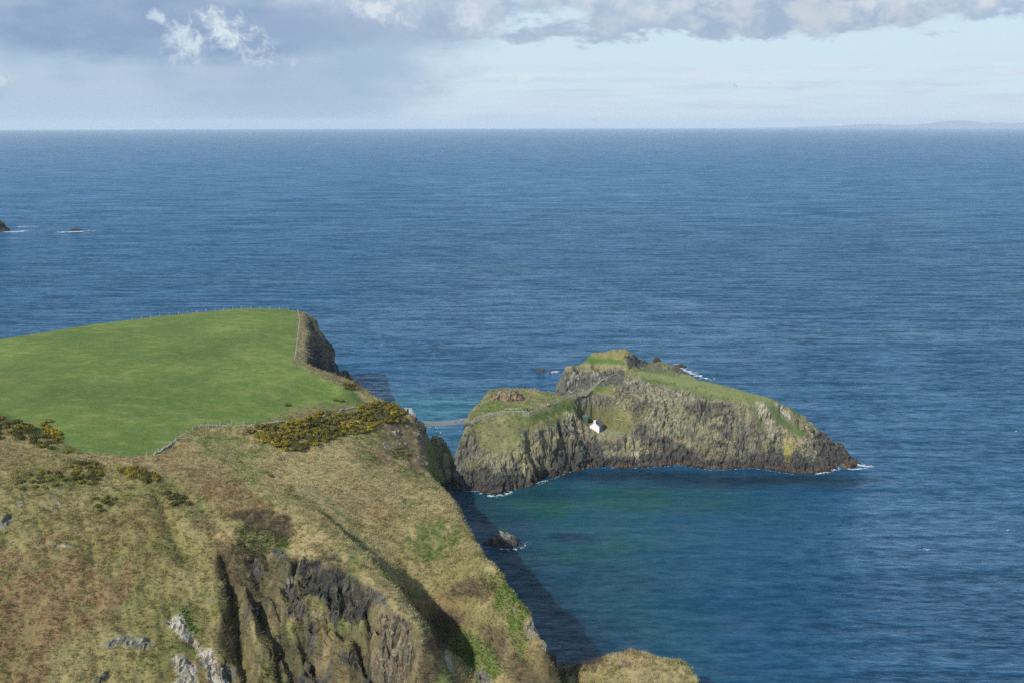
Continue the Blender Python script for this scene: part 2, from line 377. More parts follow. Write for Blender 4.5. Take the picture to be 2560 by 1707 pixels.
# field interior
for q in ((200, 930, 46.8), (400, 870, 47.5), (600, 830, 47), (400, 960, 45), (200, 1020, 43.8), (400, 1060, 41.8), (600, 960, 43.5), (650, 1020, 40.2), (800, 1000, 39.3), (500, 1030, 41), (680, 880, 45), (0, 930, 47), (300, 1105, 40.6)):
    land_pts.append(P(*q))
# foreland at the foot of the frame
fore = L((1391, 1662, 5.5), (1400, 1652, 7.5), (1420, 1650, 8.5), (1447, 1662, 8.5), (1470, 1645, 9.5), (1510, 1628, 11), (1560, 1622, 12), (1605, 1620, 12.5), (1650, 1636, 12.3), (1700, 1640, 12), (1735, 1668, 10.5), (1758, 1700, 8.5), (1772, 1740, 5))
land_lines += [fore, [off(p, .6, 2.2, p[2] - 3) for p in fore], [off(p, 2.2, 6.5, -4) for p in fore], L((1404, 1707, 5), (1500, 1707, 8.5), (1600, 1707, 9.5), (1700, 1707, 8.5))]
land_pts += [P(1390, 1700, 3.0), P(1388, 1675, 3.0), off(P(1391, 1640, 2.0), 0, 2, 1.0), off(P(1391, 1640, 0), 2, 7, -4), P(1500, 1850, 0), P(1650, 1850, 0), P(1750, 1850, -4), off(P(1785, 1735, 8.5), 5, -1, -4), P(1400, 1850, -2)]

def axis(*segs):
    o = [segs[0][0]]
    for a, b, st in segs:
        n = max(1, int(round((b - a) / st))); o += list(a + (b - a) * np.arange(1, n + 1) / n)
    return np.array(o)

land = Terrain(axis((-330, -170, 1.2), (-170, -125, .7), (-125, 62, .42)), axis((178, 200, .8), (200, 335, .38), (335, 420, .6), (420, 570, 1.0)), land_pts, land_lines, blur=1.1)

# island
shore = L((1135, 1224, 0), (1160, 1225, 0), (1195, 1225, 0), (1230, 1235, 0), (1275, 1225, 0), (1335, 1215, 0), (1342, 1203, 0), (1365, 1192, 0), (1430, 1174, 0), (1480, 1166, 0), (1550, 1169, 0), (1600, 1168, 0), (1702, 1161, 0), (1779, 1173, 0), (1881, 1168, 0), (1932, 1173, 0), (1995, 1184, 0), (2046, 1181, 0), (2085, 1171, 0), (2102, 1164, 0), (2131, 1170, 0), (2150, 1158, 0))
shore_out = [off(p, 0, -5, -6) for p in shore]
path_line = L((1160, 1056, 24.3), (1200, 1042, 24.8), (1240, 1034, 25), (1290, 1033, 25), (1320, 1033, 25), (1350, 1022, 25.2), (1400, 1002, 25.2), (1430, 988, 25.4), (1450, 981, 26), (1480, 968, 27.4), (1500, 950, 29), (1530, 935, 31), (1560, 926, 32.2))
west_edge = L((1129, 1150, 9), (1131, 1110, 15), (1147, 1080, 20.5), (1158, 1054, 24.3), (1168, 1030, 25), (1186, 1008, 25.5), (1205, 985, 25.8), (1215, 971, 26), (1260, 967, 26), (1310, 968, 25.5), (1350, 976, 24), (1400, 985, 22.5), (1440, 986, 22), (1465, 975, 22))
crest = L((1560, 926, 32.2), (1575, 922, 33.2), (1620, 926, 33.3), (1700, 938, 32.5), (1780, 953, 31.2), (1860, 973, 29), (1930, 992, 26.5), (1975, 1012, 23), (2005, 1035, 19), (2030, 1062, 14.5), (2042, 1085, 10), (2065, 1094, 9), (2095, 1112, 7), (2122, 1142, 2.5), (2150, 1158, 0))
plat = L((1560, 945, 30.5), (1620, 953, 30.2), (1700, 972, 28.6), (1780, 988, 27.2), (1870, 1003, 25.5), (1940, 1025, 22))
isl_lines = [shore, shore_out, path_line, west_edge, crest, plat]
isl_lines += [[off(p, 1, 6, 8) for p in west_edge[4:]], [off(p, 0, 14, -5) for p in west_edge[3:11]], [off(p, 3, 5, p[2] * .75) for p in crest[3:-2]], [off(p, 6, 14, -4) for p in crest[3:]], [off(p, 8, 24, -6) for p in crest[3:]]]
isl_lines += [[off(p, -1.5, .5, -4) for p in west_edge[:3]] + [off(west_edge[3], -1.8, .8, 3), off(west_edge[4], -3, 5, -4)]]
isl_pts = []
for q in ((1160, 1100, 17), (1158, 1150, 10), (1150, 1190, 5), (1185, 1070, 21.5), (1200, 1110, 16), (1200, 1160, 9.2), (1200, 1200, 4), (1250, 1070, 20.8), (1250, 1110, 15.5), (1250, 1150, 10.5), (1250, 1200, 4.2), (1300, 1070, 20.5), (1300, 1100, 16.8),
          (1320, 1140, 11), (1330, 1180, 5), (1350, 1060, 20.5), (1360, 1100, 15), (1370, 1150, 7), (1400, 1040, 20.8), (1410, 1075, 16.2), (1430, 1110, 10.5), (1440, 1150, 4), (1440, 1030, 20.3), (1440, 1055, 17), (1466, 1062, 15),
          (1440, 1010, 22.8), (1500, 1000, 23), (1500, 1040, 17.5), (1482, 1083, 11.8), (1500, 1084, 11.6), (1520, 1080, 12.0), (1540, 1078, 12.2), (1560, 1075, 12.8), (1515, 1062, 14.3), (1545, 1060, 14.6), (1500, 1130, 5.5), (1560, 1105, 9), (1560, 1140, 4.5),
          (1600, 1000, 24), (1600, 1050, 17), (1600, 1100, 9.5), (1600, 1140, 4), (1570, 960, 29.5), (1660, 1010, 23.2), (1680, 1060, 15.5), (1680, 1120, 6.2), (1750, 1020, 22.3), (1750, 1065, 15.3), (1750, 1120, 7.3), (1840, 1050, 17.8),
          (1840, 1100, 10.5), (1840, 1145, 4), (1920, 1060, 16.5), (1920, 1110, 9.3), (1920, 1150, 3.5), (1980, 1080, 13.2), (1990, 1130, 7), (1995, 1165, 2.5), (2050, 1130, 5.8), (2060, 1165, 1.6)):
    isl_pts.append(P(*q))
# northern part of the island behind the saddle
back_top = L((1418, 908, 19.5), (1440, 900, 20.5), (1470, 893, 21), (1520, 895, 21), (1560, 903, 20.5), (1572, 915, 19))
back_lip = L((1412, 918, 18.2), (1430, 916, 18.4), (1480, 918, 18.6), (1520, 920, 18.4), (1555, 920, 18))
knob = L((1470, 888, 21.8), (1480, 876, 23.4), (1500, 871, 24.3), (1540, 863, 25.6), (1575, 868, 24.6), (1590, 884, 21), (1610, 892, 17.5), (1636, 900, 12), (1650, 905, 9))
east_knoll = L((1590, 925, 12.2), (1615, 909, 15.0), (1650, 902, 15.8), (1685, 908, 14.0), (1705, 922, 9), (1718, 936, 3))
isl_lines += [back_top, back_lip, knob, east_knoll, [off(p, -1, -7, 3.5) for p in back_lip], [off(p, -7 if i == 0 else 0, 8, -5) for i, p in enumerate(knob)], [off(p, 6, 7, -5) for p in east_knoll]]
isl_pts += [P(1398, 950, 10), P(1394, 984, 2.5), off(P(1398, 950, 10), -4, 2, -4), off(P(1394, 984, 2.5), -4, 0, -5), off(P(1418, 908, 19.5), -5, 4, -4), P(1445, 970, 7), P(1500, 945, 12), P(1530, 930, 16)]
isl_pts += [off(p, -4, 14, -5) for p in back_top[:2]]
isl_pts += [off(P(1600, 925, 33), 0, 22, 10), off(P(1560, 925, 33), -6, 16, 12), off(P(1640, 932, 33), 0, 24, 8), off(P(1700, 935, 32), 4, 22, -3), P(1600, 905, 14)]
isle = Terrain(axis((-40, 150, .42), (150, 170, 1.0)), axis((352, 445, .36), (445, 500, .75), (500, 600, .9)), isl_pts, isl_lines, blur=.85)

def level(T, x, y, r, z, soft=2.0):
    """a terrace cut into the slope"""
    d = np.hypot(T.X - x, T.Y - y); m = 1 - sst(d, r, r + soft); T.Z = T.Z * (1 - m) + z * m
_a = P(1486, 1076, 11.7); level(isle, _a[0] + 1.2, _a[1] + 2.2, 4.6, 11.75, 3.4)
_a = P(1466, 1060, 14.3); level(isle, _a[0] + .2, _a[1] + .6, 2.3, 14.2, 4.0)

def knob_up(T, px, py, z, r, k=3.2, seed=1):
    """a steep sided rock knob standing on the land"""
    q = P(px, py, z); d = np.hypot(T.X - q[0], T.Y - q[1]) + fbm(T.X / 1.6, T.Y / 1.6, None, seed, 3) * .5
    T.Z = np.maximum(T.Z, z - np.clip(d - r, 0, 99) * k + fbm(T.X / 1.2, T.Y / 1.2, None, seed + 1, 3) * .5)
for a_ in ((1092, 1090, 16.6, 2.3), (1104, 1104, 14.8, 1.8), (1079, 1104, 14.2, 2.2), (1110, 1135, 11.0, 1.4), (1118, 1170, 6.5, 1.2), (1052, 1063, 23.4, 1.2)):
    knob_up(land, *a_, seed=int(a_[0]))

# ------------------------------------------------------------------ colouring and relief
def lin(r, g, b):
    f = lambda u: ((u / 255 + .055) / 1.055) ** 2.4 if u > 10 else u / 3294
    return np.array([f(r), f(g), f(b)])

def mesh_from_grid(name, T, P3, keep, attrs, mat, kind='structure'):
    ny, nx = T.X.shape
    idx = np.arange(nx * ny).reshape(ny, nx)
    q = keep[:-1, :-1] | keep[1:, :-1] | keep[:-1, 1:] | keep[1:, 1:]
    f = np.stack([idx[:-1, :-1][q], idx[:-1, 1:][q], idx[1:, 1:][q], idx[1:, :-1][q]], -1)
    used = np.unique(f); remap = np.full(nx * ny, -1); remap[used] = np.arange(len(used)); f = remap[f]
    v = P3.reshape(-1, 3)[used]
    me = bpy.data.meshes.new(name); me.vertices.add(len(v)); me.vertices.foreach_set('co', v.astype(np.float32).ravel())
    me.loops.add(len(f) * 4); me.loops.foreach_set('vertex_index', f.astype(np.int32).ravel())
    me.polygons.add(len(f)); me.polygons.foreach_set('loop_start', np.arange(0, len(f) * 4, 4, dtype=np.int32))
    me.update(calc_edges=True)
    if 'rock' in attrs:                                      # bare rock breaks in flat facets, turf is smooth
        r = attrs['rock'].reshape(-1)[used]; me.polygons.foreach_set('use_smooth', (r[f].mean(1) < .55))
    else: me.shade_smooth()
    for an, a in attrs.items():
        if a.ndim == 3:
            at = me.attributes.new(an, 'FLOAT_COLOR', 'POINT')
            c = np.ones((len(used), 4), np.float32); c[:, :3] = a.reshape(-1, 3)[used]; at.data.foreach_set('color', c.ravel())
        else:
            at = me.attributes.new(an, 'FLOAT', 'POINT'); at.data.foreach_set('value', a.reshape(-1)[used].astype(np.float32))
    me.materials.append(mat)
    o = bpy.data.objects.new(name, me); COL.objects.link(o); o['kind'] = kind
    return o

def surface_material(name, zs=1.0):
    m = bpy.data.materials.new(name); m.use_nodes = True; t = NT(m.node_tree); t.N.clear()
    out = t.n('ShaderNodeOutputMaterial'); b = t.n('ShaderNodeBsdfPrincipled'); t.L.new(b.outputs[0], out.inputs[0])
    col = t.n('ShaderNodeAttribute', attribute_name='col').outputs['Color']
    rock = t.n('ShaderNodeAttribute', attribute_name='rock').outputs['Fac']
    wet = t.n('ShaderNodeAttribute', attribute_name='wet').outputs['Fac']
    pos = t.n('ShaderNodeNewGeometry').outputs['Position']
    # blade and stalk grain in grass, blotches and joints in rock
    g1 = t.noise(t.mapping(pos, scale=(1, 1, .8), rot=(.3, .2, .5)), 1.7, 6, .78, .6)
    g2 = t.noise(t.mapping(pos, scale=(1.7, 1.0, .6)), 5.5, 3, .75, .8)
    r1 = t.noise(t.mapping(pos, scale=(1, 1, .4 * zs)), .8, 9, .74, .3)
    jn = t.noise(t.mapping(pos, scale=(1, 1, .22 * zs), rot=(.12, .1, .4)), .8, 7, .66, .2)
    jn2 = t.noise(t.mapping(pos, scale=(.5, .5, 1), rot=(.2, .1, .4), loc=(5, 5, 5)), .7, 4, .6, .2)
    def joint(v, w): return t.sm(t.m('ABSOLUTE', t.m('SUBTRACT', v, .5)), 0.0, w)
    jt = t.m('MULTIPLY', joint(jn, .022), joint(jn2, .016))
    gr = t.m('ADD', t.m('MULTIPLY', g1, 1.2), t.m('MULTIPLY', g2, .8))
    grass_f = t.m('ADD', -.35, t.m('MULTIPLY', gr, 1.35)); grass_f = t.m('MAXIMUM', grass_f, .3)
    rf = t.m('ADD', t.m('MULTIPLY', t.sm(r1, .3, .72), .75), .62)
    crack = t.m('ADD', .74, t.m('MULTIPLY', jt, .26))
    rock_f = t.m('MULTIPLY', rf, crack)
    f = t.m('ADD', t.m('MULTIPLY', grass_f, t.m('SUBTRACT', 1.0, rock)), t.m('MULTIPLY', rock_f, rock))
    c = t.mix(1.0, col, t.comb(f, f, f), 'MULTIPLY')
    hue = t.noise(t.mapping(pos, loc=(9, 3, 1)), 2.4, 4, .6)
    c2 = t.mix(1.0, c, (1.16, .98, .84, 1), 'MULTIPLY'); c3 = t.mix(1.0, c, (.86, 1.03, 1.0, 1), 'MULTIPLY')
    c = t.mix(t.sm(hue, .4, .6), c2, c3)
    t.L.new(c, b.inputs['Base Color'])
    t.put(b.inputs['Roughness'], t.m('SUBTRACT', .93, t.m('MULTIPLY', wet, .4)))
    b.inputs['Specular IOR Level'].default_value = .25
    h = t.m('ADD', t.m('MULTIPLY', t.m('MULTIPLY', gr, .28), t.m('SUBTRACT', 1.0, rock)), t.m('MULTIPLY', rock, t.m('ADD', t.m('MULTIPLY', r1, .8), t.m('MULTIPLY', jt, .25))))
    bp = t.n('ShaderNodeBump'); bp.inputs['Strength'].default_value = .8; bp.inputs['Distance'].default_value = 1.0
    t.L.new(h, bp.inputs['Height']); t.L.new(bp.outputs[0], b.inputs['Normal'])
    return m

def normals(P3):
    a = np.gradient(P3, axis=1); b = np.gradient(P3, axis=0); n = np.cross(a, b)
    return n / (np.linalg.norm(n, axis=-1, keepdims=True) + 1e-9)

class Paint:
    def __init__(s, T, base):
        s.T = T; s.px, s.py = T.grid_px()
        n = fbm(T.X / 3.5, T.Y / 3.5, T.Z / 3.5, 91, 4); m = fbm(T.X / 3.5, T.Y / 3.5, T.Z / 3.5, 191, 4)
        s.n = n; s.qx = s.px + n * 13; s.qy = s.py + m * 10
        s.col = np.zeros(T.X.shape + (3,)) + base; s.rock = np.zeros(T.X.shape); s.tuft = np.ones(T.X.shape)
    def mask(s, poly, soft=10): return sst(poly_dist(s.qx, s.qy, poly), -soft * .5, soft * .5)
    def lay(s, m, c, rock=None, tuft=None):
        s.col = s.col * (1 - m[..., None]) + np.asarray(c) * m[..., None]
        if rock is not None: s.rock = s.rock * (1 - m) + rock * m
        if tuft is not None: s.tuft = s.tuft * (1 - m) + tuft * m
    def poly(s, poly, c, amt=1.0, soft=10, rock=None, tuft=None, mottle=0.0, sc=4.0, seed=5):
        m = s.mask(poly, soft) * amt
        if mottle > 0 and m.max() > .01:
            k = np.nonzero(m > .004); X, Y, Z = s.T.X[k], s.T.Y[k], s.T.Z[k]
            m[k] = m[k] * (1 - mottle + mottle * sst(fbm(X / sc, Y / sc, Z / sc, seed, 4), -.35, .35))
        s.lay(m, c, rock, tuft)

# albedo palette
STRAW = np.array([.34, .285, .15]); OLIVE = np.array([.175, .170, .062]); GREEN = np.array([.085, .15, .03]); BRACKEN = np.array([.25, .17, .092])
FIELD = np.array([.108, .172, .040]); DRYG = np.array([.22, .25, .075]); SCRUB = np.array([.12, .095, .06]); DARKG = np.array([.035, .06, .018])
BASALT = np.array([.062, .062, .066]); TANR = np.array([.27, .225, .165]); CHALK = np.array([.55, .51, .46]); LICHEN = np.array([.34, .30, .165]); WEED = np.array([.095, .065, .052])
GREYR = np.array([.19, .19, .175]); PALE = np.array([.345, .325, .27])

# ---- mainland
T = land
pn = T.grid_px()
# gullies and ribs cut into the near slopes
def carve(T, line, w, depth, asym=0.0):
    d = line_dist(pn[0] + fbm(T.X / 5, T.Y / 5, None, 71, 3) * 9, pn[1], line)
    T.Z -= depth * (1.45 if depth > 0 and T is land else 1.15) * np.exp(-(d / w) ** 2)
front0 = sst(poly_dist(pn[0], pn[1], [(545, 1350), (640, 1340), (760, 1385), (880, 1430), (960, 1490), (1040, 1570), (1060, 1760), (530, 1760)]), -10, 40)
uu = T.X + T.Y * .62 + fbm(T.X / 7, T.Y / 7, None, 611, 3) * 2.2
rib = np.abs(fbm(uu / 5.5, T.Y / 15, None, 612, 3)); T.Z -= front0 * (1 - sst(rib, 0, .28)) * 2.4
rib = np.abs(fbm(uu / 2.8 + 7, T.Y / 5, None, 613, 3)); T.Z -= front0 * (1 - sst(rib, 0, .3)) * 1.5
bay0 = sst(poly_dist(pn[0], pn[1], [(-300, 1200), (400, 1230), (560, 1400), (600, 1800), (-300, 1800)]), 0, 60)
rib = np.abs(fbm(T.X / 9 + T.Y * .05, T.Y / 30, None, 614, 4)); T.Z -= bay0 * (1 - sst(rib, 0, .3)) * .45
carve(T, [(560, 1390), (578, 1440), (585, 1500), (584, 1560), (600, 1620), (612, 1690), (620, 1740)], 13, 4.2)
carve(T, [(640, 1470), (662, 1530), (700, 1600), (735, 1660), (752, 1740)], 15, 4.0)
carve(T, [(745, 1390), (735, 1430), (712, 1475)], 8, 3.2)
carve(T, [(690, 1500), (700, 1560), (712, 1590)], 9, 2.2)
carve(T, [(900, 1470), (925, 1510), (918, 1550), (893, 1568)], 17, 5.2)
carve(T, [(880, 1570), (905, 1620), (930, 1680), (945, 1740)], 13, 5.0)
carve(T, [(985, 1580), (975, 1640), (980, 1700)], 6, 3.0)
carve(T, [(640, 1400), (652, 1450), (640, 1480)], 10, 2.6)
carve(T, [(760, 1600), (790, 1660), (800, 1720)], 12, 2.2)
carve(T, [(400, 1250), (440, 1330), (480, 1400)], 22, 1.2)
for ln, w, h in (([(610, 1500), (640, 1580), (670, 1680), (690, 1740)], 14, 2.4), ([(700, 1640), (770, 1560), (860, 1620)], 30, 1.2), ([(955, 1545), (950, 1620), (955, 1700)], 12, 2.2), ([(1000, 1560), (1008, 1620), (1005, 1690)], 8, 2.2),
                 ([(840, 1420), (760, 1410), (700, 1420)], 14, 1.6), ([(540, 1480), (545, 1600), (560, 1700)], 16, 1.5), ([(1230, 1420), (1262, 1450)], 14, 1.2)):
    carve(T, ln, w, -h)
pt = Paint(T, STRAW)
big = fbm(T.X / 26, T.Y / 26, None, 5, 4); mid = fbm(T.X / 7, T.Y / 7, None, 15, 4); fin = fbm(T.X / 1.6, T.Y / 1.6, T.Z / 2.5, 25, 4)
pt.lay(sst(big + mid * .7 + fin * .45, -.1, .6) * .6, OLIVE)
pt.lay(sst(fbm(T.X / 11, T.Y / 11, None, 35, 4) + fin * .5, .3, .75) * .6, GREEN)
pt.lay(sst(fbm(T.X / 14, T.Y / 14, None, 45, 4) + fin * .6, .25, .8) * .55, BRACKEN)
# left slope is greener, with wide rust coloured bracken
pt.poly([(-600, 1040), (0, 1080), (230, 1160), (420, 1200), (520, 1300), (560, 1420), (640, 1720), (640, 2100), (-600, 2100)], OLIVE * 1.1, .6, 40, mottle=.5, sc=6)
for pg, a in (([(-300, 1370), (90, 1380), (250, 1410), (290, 1470), (250, 1560), (130, 1620), (100, 1760), (-300, 1760)], .95), ([(120, 1300), (300, 1270), (430, 1260), (400, 1350), (200, 1400), (60, 1370)], .5), ([(230, 1480), (340, 1400), (330, 1470), (260, 1560)], .8),
              ([(400, 1150), (520, 1170), (600, 1210), (690, 1260), (640, 1300), (560, 1280), (470, 1220)], .75), ([(850, 1150), (960, 1250), (1010, 1350), (960, 1370), (860, 1290), (790, 1180)], .55), ([(1020, 1470), (1110, 1500), (1200, 1560), (1160, 1570), (1060, 1540)], .85),
              ([(780, 1560), (880, 1600), (890, 1720), (770, 1720)], .6), ([(0, 1095), (120, 1120), (130, 1160), (0, 1165)], .35), ([(540, 1230), (560, 1230), (750, 1330), (730, 1330)], .5)):
    pt.poly(pg, BRACKEN, a, 26, mottle=.55, sc=3.0, seed=int(pg[0][0]) % 90 + 3)
pt.poly([(690, 1130), (860, 1120), (900, 1280), (1060, 1420), (1000, 1460), (860, 1330), (700, 1200)], STRAW * 1.15, .75, 40, mottle=.6, sc=4)
pt.poly([(430, 1100), (600, 1120), (760, 1290), (720, 1300), (560, 1170), (420, 1160)], STRAW * 1.12, .7, 16, mottle=.4)
pt.poly([(560, 1085), (700, 1110), (620, 1170), (700, 1260), (680, 1270), (560, 1160), (470, 1100)], GREEN * 1.2, .5, 20, mottle=.7, sc=3)
# pasture
fld = [(-600, 900), (0, 840), (200, 806), (400, 782), (600, 763), (742, 766), (749, 800), (741, 860), (735, 905), (790, 937), (855, 964), (885, 985), (912, 1030), (870, 1027), (800, 1034), (700, 1047), (640, 1061), (500, 1063), (455, 1088), (400, 1137), (300, 1140), (200, 1128), (130, 1102), (60, 1070), (0, 1044), (-600, 1035)]
fd = poly_dist(pt.px + pt.n * 3, pt.py + pt.n * 2, fld)
fm = sst(fd, -3, 3)
# only the land beyond the near crest is field
cr = np.interp(T.X.ravel(), [p[0] for p in left_crest], [p[1] for p in left_crest]).reshape(T.X.shape)
fm = fm * np.where(T.X < left_crest[-1][0], sst(T.Y - cr, 0.5, 3.0), 1)
streak = fbm(T.X / 5, T.Y / 2.6, None, 55, 6, .62)
fcol = FIELD + (DRYG - FIELD) * (sst(streak + big * .4, -.25, .8) * .5 + .06)[..., None]
fcol = fcol * (1 + .13 * fbm(T.X / 1.5, T.Y / .9, None, 65, 3) + .17 * big)[..., None]
pt.col = pt.col * (1 - fm[..., None]) + fcol * fm[..., None]; pt.tuft *= (1 - fm)
pt.poly([(655, 1055), (700, 1030), (760, 1018), (880, 1005), (920, 1012), (905, 1040), (800, 1040), (700, 1050)], np.array([.23, .18, .105]), .8, 14, mottle=.45, tuft=.6)
pt.poly([(885, 975), (905, 1000), (918, 1022), (905, 1030), (885, 1000), (870, 975)], GREEN * 1.2, .8, 6, tuft=.3)
# seaward brush of the far headland
pt.poly([(742, 770), (765, 780), (800, 800), (880, 940), (860, 960), (735, 905), (748, 800)], np.array([.235, .19, .115]), .85, 5, mottle=.45)
pt.poly([(785, 842), (812, 835), (884, 942), (812, 925), (790, 900)], BASALT * 1.8, .95, 8, rock=1, tuft=0, mottle=.5, sc=2)
pt.poly([(805, 800), (835, 835), (884, 950), (850, 925), (820, 850)], BASALT * 1.2, .95, 6, rock=1, tuft=0, mottle=.3, sc=2)
# green patches, ivy and scrub
for pg, c, a in (([(1205, 1430), (1250, 1432), (1290, 1475), (1330, 1520), (1310, 1560), (1320, 1660), (1280, 1640), (1270, 1560), (1230, 1500)], GREEN * 1.15, .9), ([(1105, 1590), (1160, 1570), (1240, 1620), (1260, 1680), (1200, 1720), (1150, 1640)], GREEN * 1.3, .85),
                 ([(590, 1310), (640, 1310), (720, 1340), (730, 1370), (640, 1390), (590, 1370)], DARKG * 1.7, .9), ([(450, 1510), (478, 1530), (500, 1590), (480, 1590), (455, 1550)], GREEN * 1.2, .9), ([(425, 1590), (450, 1600), (500, 1640), (440, 1640)], GREEN * 1.1, .6),
                 ([(650, 1640), (680, 1640), (720, 1720), (660, 1720)], GREEN * 1.1, .85), ([(690, 1560), (720, 1580), (735, 1630), (700, 1600)], DARKG * 1.8, .8), ([(805, 1480), (820, 1478), (845, 1510), (840, 1530), (815, 1510)], np.array([.2, .26, .04]), .9), ([(990, 1640), (1012, 1640), (1000, 1700), (975, 1690)], GREEN * 1.2, .7),
                 ([(490, 1460), (530, 1470), (550, 1520), (510, 1500)], GREEN, .6), ([(1050, 1650), (1110, 1660), (1130, 1720), (1060, 1720)], GREEN, .6), ([(880, 1560), (930, 1550), (925, 1590), (890, 1600)], GREEN * 1.1, .5)):
    pt.poly(pg, c, a, 14, mottle=.45, sc=2.5)
for pg, a in (([(580, 1285), (640, 1268), (715, 1290), (735, 1340), (700, 1345), (620, 1320)], .9), ([(1080, 1540), (1130, 1560), (1110, 1640), (1080, 1720), (1040, 1720), (1060, 1620)], .95), ([(1095, 1480), (1180, 1440), (1240, 1450), (1220, 1500), (1150, 1500)], .7),
              ([(1190, 1560), (1260, 1570), (1300, 1640), (1380, 1720), (1290, 1720), (1230, 1640)], .75), ([(1100, 1530), (1160, 1530), (1150, 1580), (1100, 1580)], .8), ([(530, 1360), (620, 1370), (660, 1480), (600, 1480), (545, 1450)], .75), ([(520, 1560), (590, 1570), (600, 1640), (540, 1620)], .7), ([(470, 1270), (540, 1280), (545, 1330), (490, 1330)], .5),
              ([(930, 1090), (985, 1110), (975, 1170), (935, 1150)], .4), ([(780, 1350), (870, 1400), (900, 1450), (820, 1430)], .45)):
    pt.poly(pg, SCRUB, a, 18, mottle=.4, sc=2.5)
pt.lay(front0 * sst(fbm(T.X / 2.6, T.Y / 6, T.Z / 6, 621, 4), -.15, .3) * .8, np.array([.105, .095, .045]), .1, .8)
pt.lay(front0 * sst(pt.px, 690, 760) * sst(fbm(T.X / 3.2 + 9, T.Y / 4, T.Z / 4, 622, 4), .2, .36) * .9, BASALT * 1.3, 1, 0)
for pg in ([(560, 1350), (660, 1370), (740, 1400), (770, 1500), (700, 1570), (610, 1540), (570, 1450)], [(640, 1560), (720, 1600), (760, 1720), (690, 1720)], [(860, 1570), (930, 1590), (950, 1720), (880, 1720)]):
    pt.poly(pg, np.array([.075, .068, .036]), .8, 20, mottle=.6, sc=2.2)  # dark scrub tone that also paints shade into the gullies
# bare rock
for pg, c in (([(735, 1405), (790, 1400), (850, 1425), (905, 1460), (930, 1500), (925, 1540), (895, 1560), (850, 1535), (800, 1490), (765, 1470), (740, 1440)], BASALT * .95), ([(722, 1480), (745, 1475), (765, 1510), (755, 1548), (725, 1545)], np.array([.13, .11, .105])),
              ([(615, 1395), (650, 1390), (660, 1440), (640, 1465), (618, 1430)], BASALT * 1.5), ([(682, 1378), (715, 1380), (715, 1400), (690, 1398)], BASALT * 2), ([(712, 1440), (738, 1425), (725, 1480), (708, 1482)], GREYR * 1.2),
              ([(945, 1540), (1000, 1535), (1030, 1560), (1035, 1650), (1010, 1715), (930, 1715), (930, 1640), (955, 1600)], TANR * .95), ([(905, 1470), (945, 1475), (960, 1500), (930, 1520)], BASALT * 1.8), ([(938, 1500), (975, 1510), (970, 1530)], GREYR),
              ([(270, 1600), (300, 1588), (345, 1590), (385, 1612), (340, 1625), (300, 1610), (268, 1622)], GREYR * 1.35), ([(230, 1700), (260, 1675), (270, 1690), (240, 1715)], BASALT * 1.6), ([(125, 1358), (150, 1365), (182, 1367), (180, 1375), (140, 1370)], CHALK * .8),
              ([(33, 1245), (52, 1240), (52, 1265), (38, 1275)], GREYR * 1.2), ([(136, 1245), (146, 1245), (146, 1265), (138, 1262)], GREYR * 1.5), ([(0, 1300), (25, 1290), (28, 1310), (5, 1325)], GREYR * 1.2),
              ([(402, 1545), (425, 1540), (455, 1535), (470, 1575), (495, 1615), (480, 1620), (450, 1580), (415, 1560)], CHALK), ([(460, 1590), (490, 1600), (495, 1625), (470, 1615)], np.array([.36, .3, .24])), ([(488, 1615), (530, 1625), (545, 1665), (575, 1700), (572, 1730), (535, 1720), (505, 1660)], CHALK * 1.1),
              ([(430, 1650), (450, 1640), (490, 1655), (500, 1700), (480, 1730), (430, 1720), (455, 1690)], CHALK * .85), ([(560, 1650), (585, 1670), (595, 1712), (570, 1700)], GREYR * 1.1), ([(520, 1650), (560, 1660), (570, 1700), (545, 1690)], GREYR * .9),
              ([(1328, 1505), (1345, 1510), (1352, 1540), (1368, 1560), (1385, 1640), (1372, 1640), (1350, 1590), (1325, 1590), (1330, 1550), (1345, 1545)], PALE * 1.05), ([(1318, 1565), (1330, 1560), (1325, 1600), (1315, 1600)], PALE), ([(1110, 1625), (1125, 1640), (1130, 1690), (1118, 1680)], CHALK), ([(1185, 1690), (1215, 1670), (1240, 1700), (1220, 1715)], GREYR * 1.3),
              ([(620, 1470), (640, 1530), (634, 1550), (622, 1530)], BASALT * 1.6), ([(600, 1525), (615, 1530), (610, 1555), (600, 1550)], BASALT * 1.8), ([(533, 1490), (545, 1495), (540, 1508), (528, 1505)], GREYR),
              ([(1425, 1660), (1450, 1650), (1455, 1662), (1430, 1680)], PALE * .8), ([(1740, 1665), (1765, 1690), (1770, 1730), (1745, 1700)], PALE * .9)):
    pt.poly(pg, c, .98, 5, rock=1, tuft=0, mottle=.25, sc=1.5)
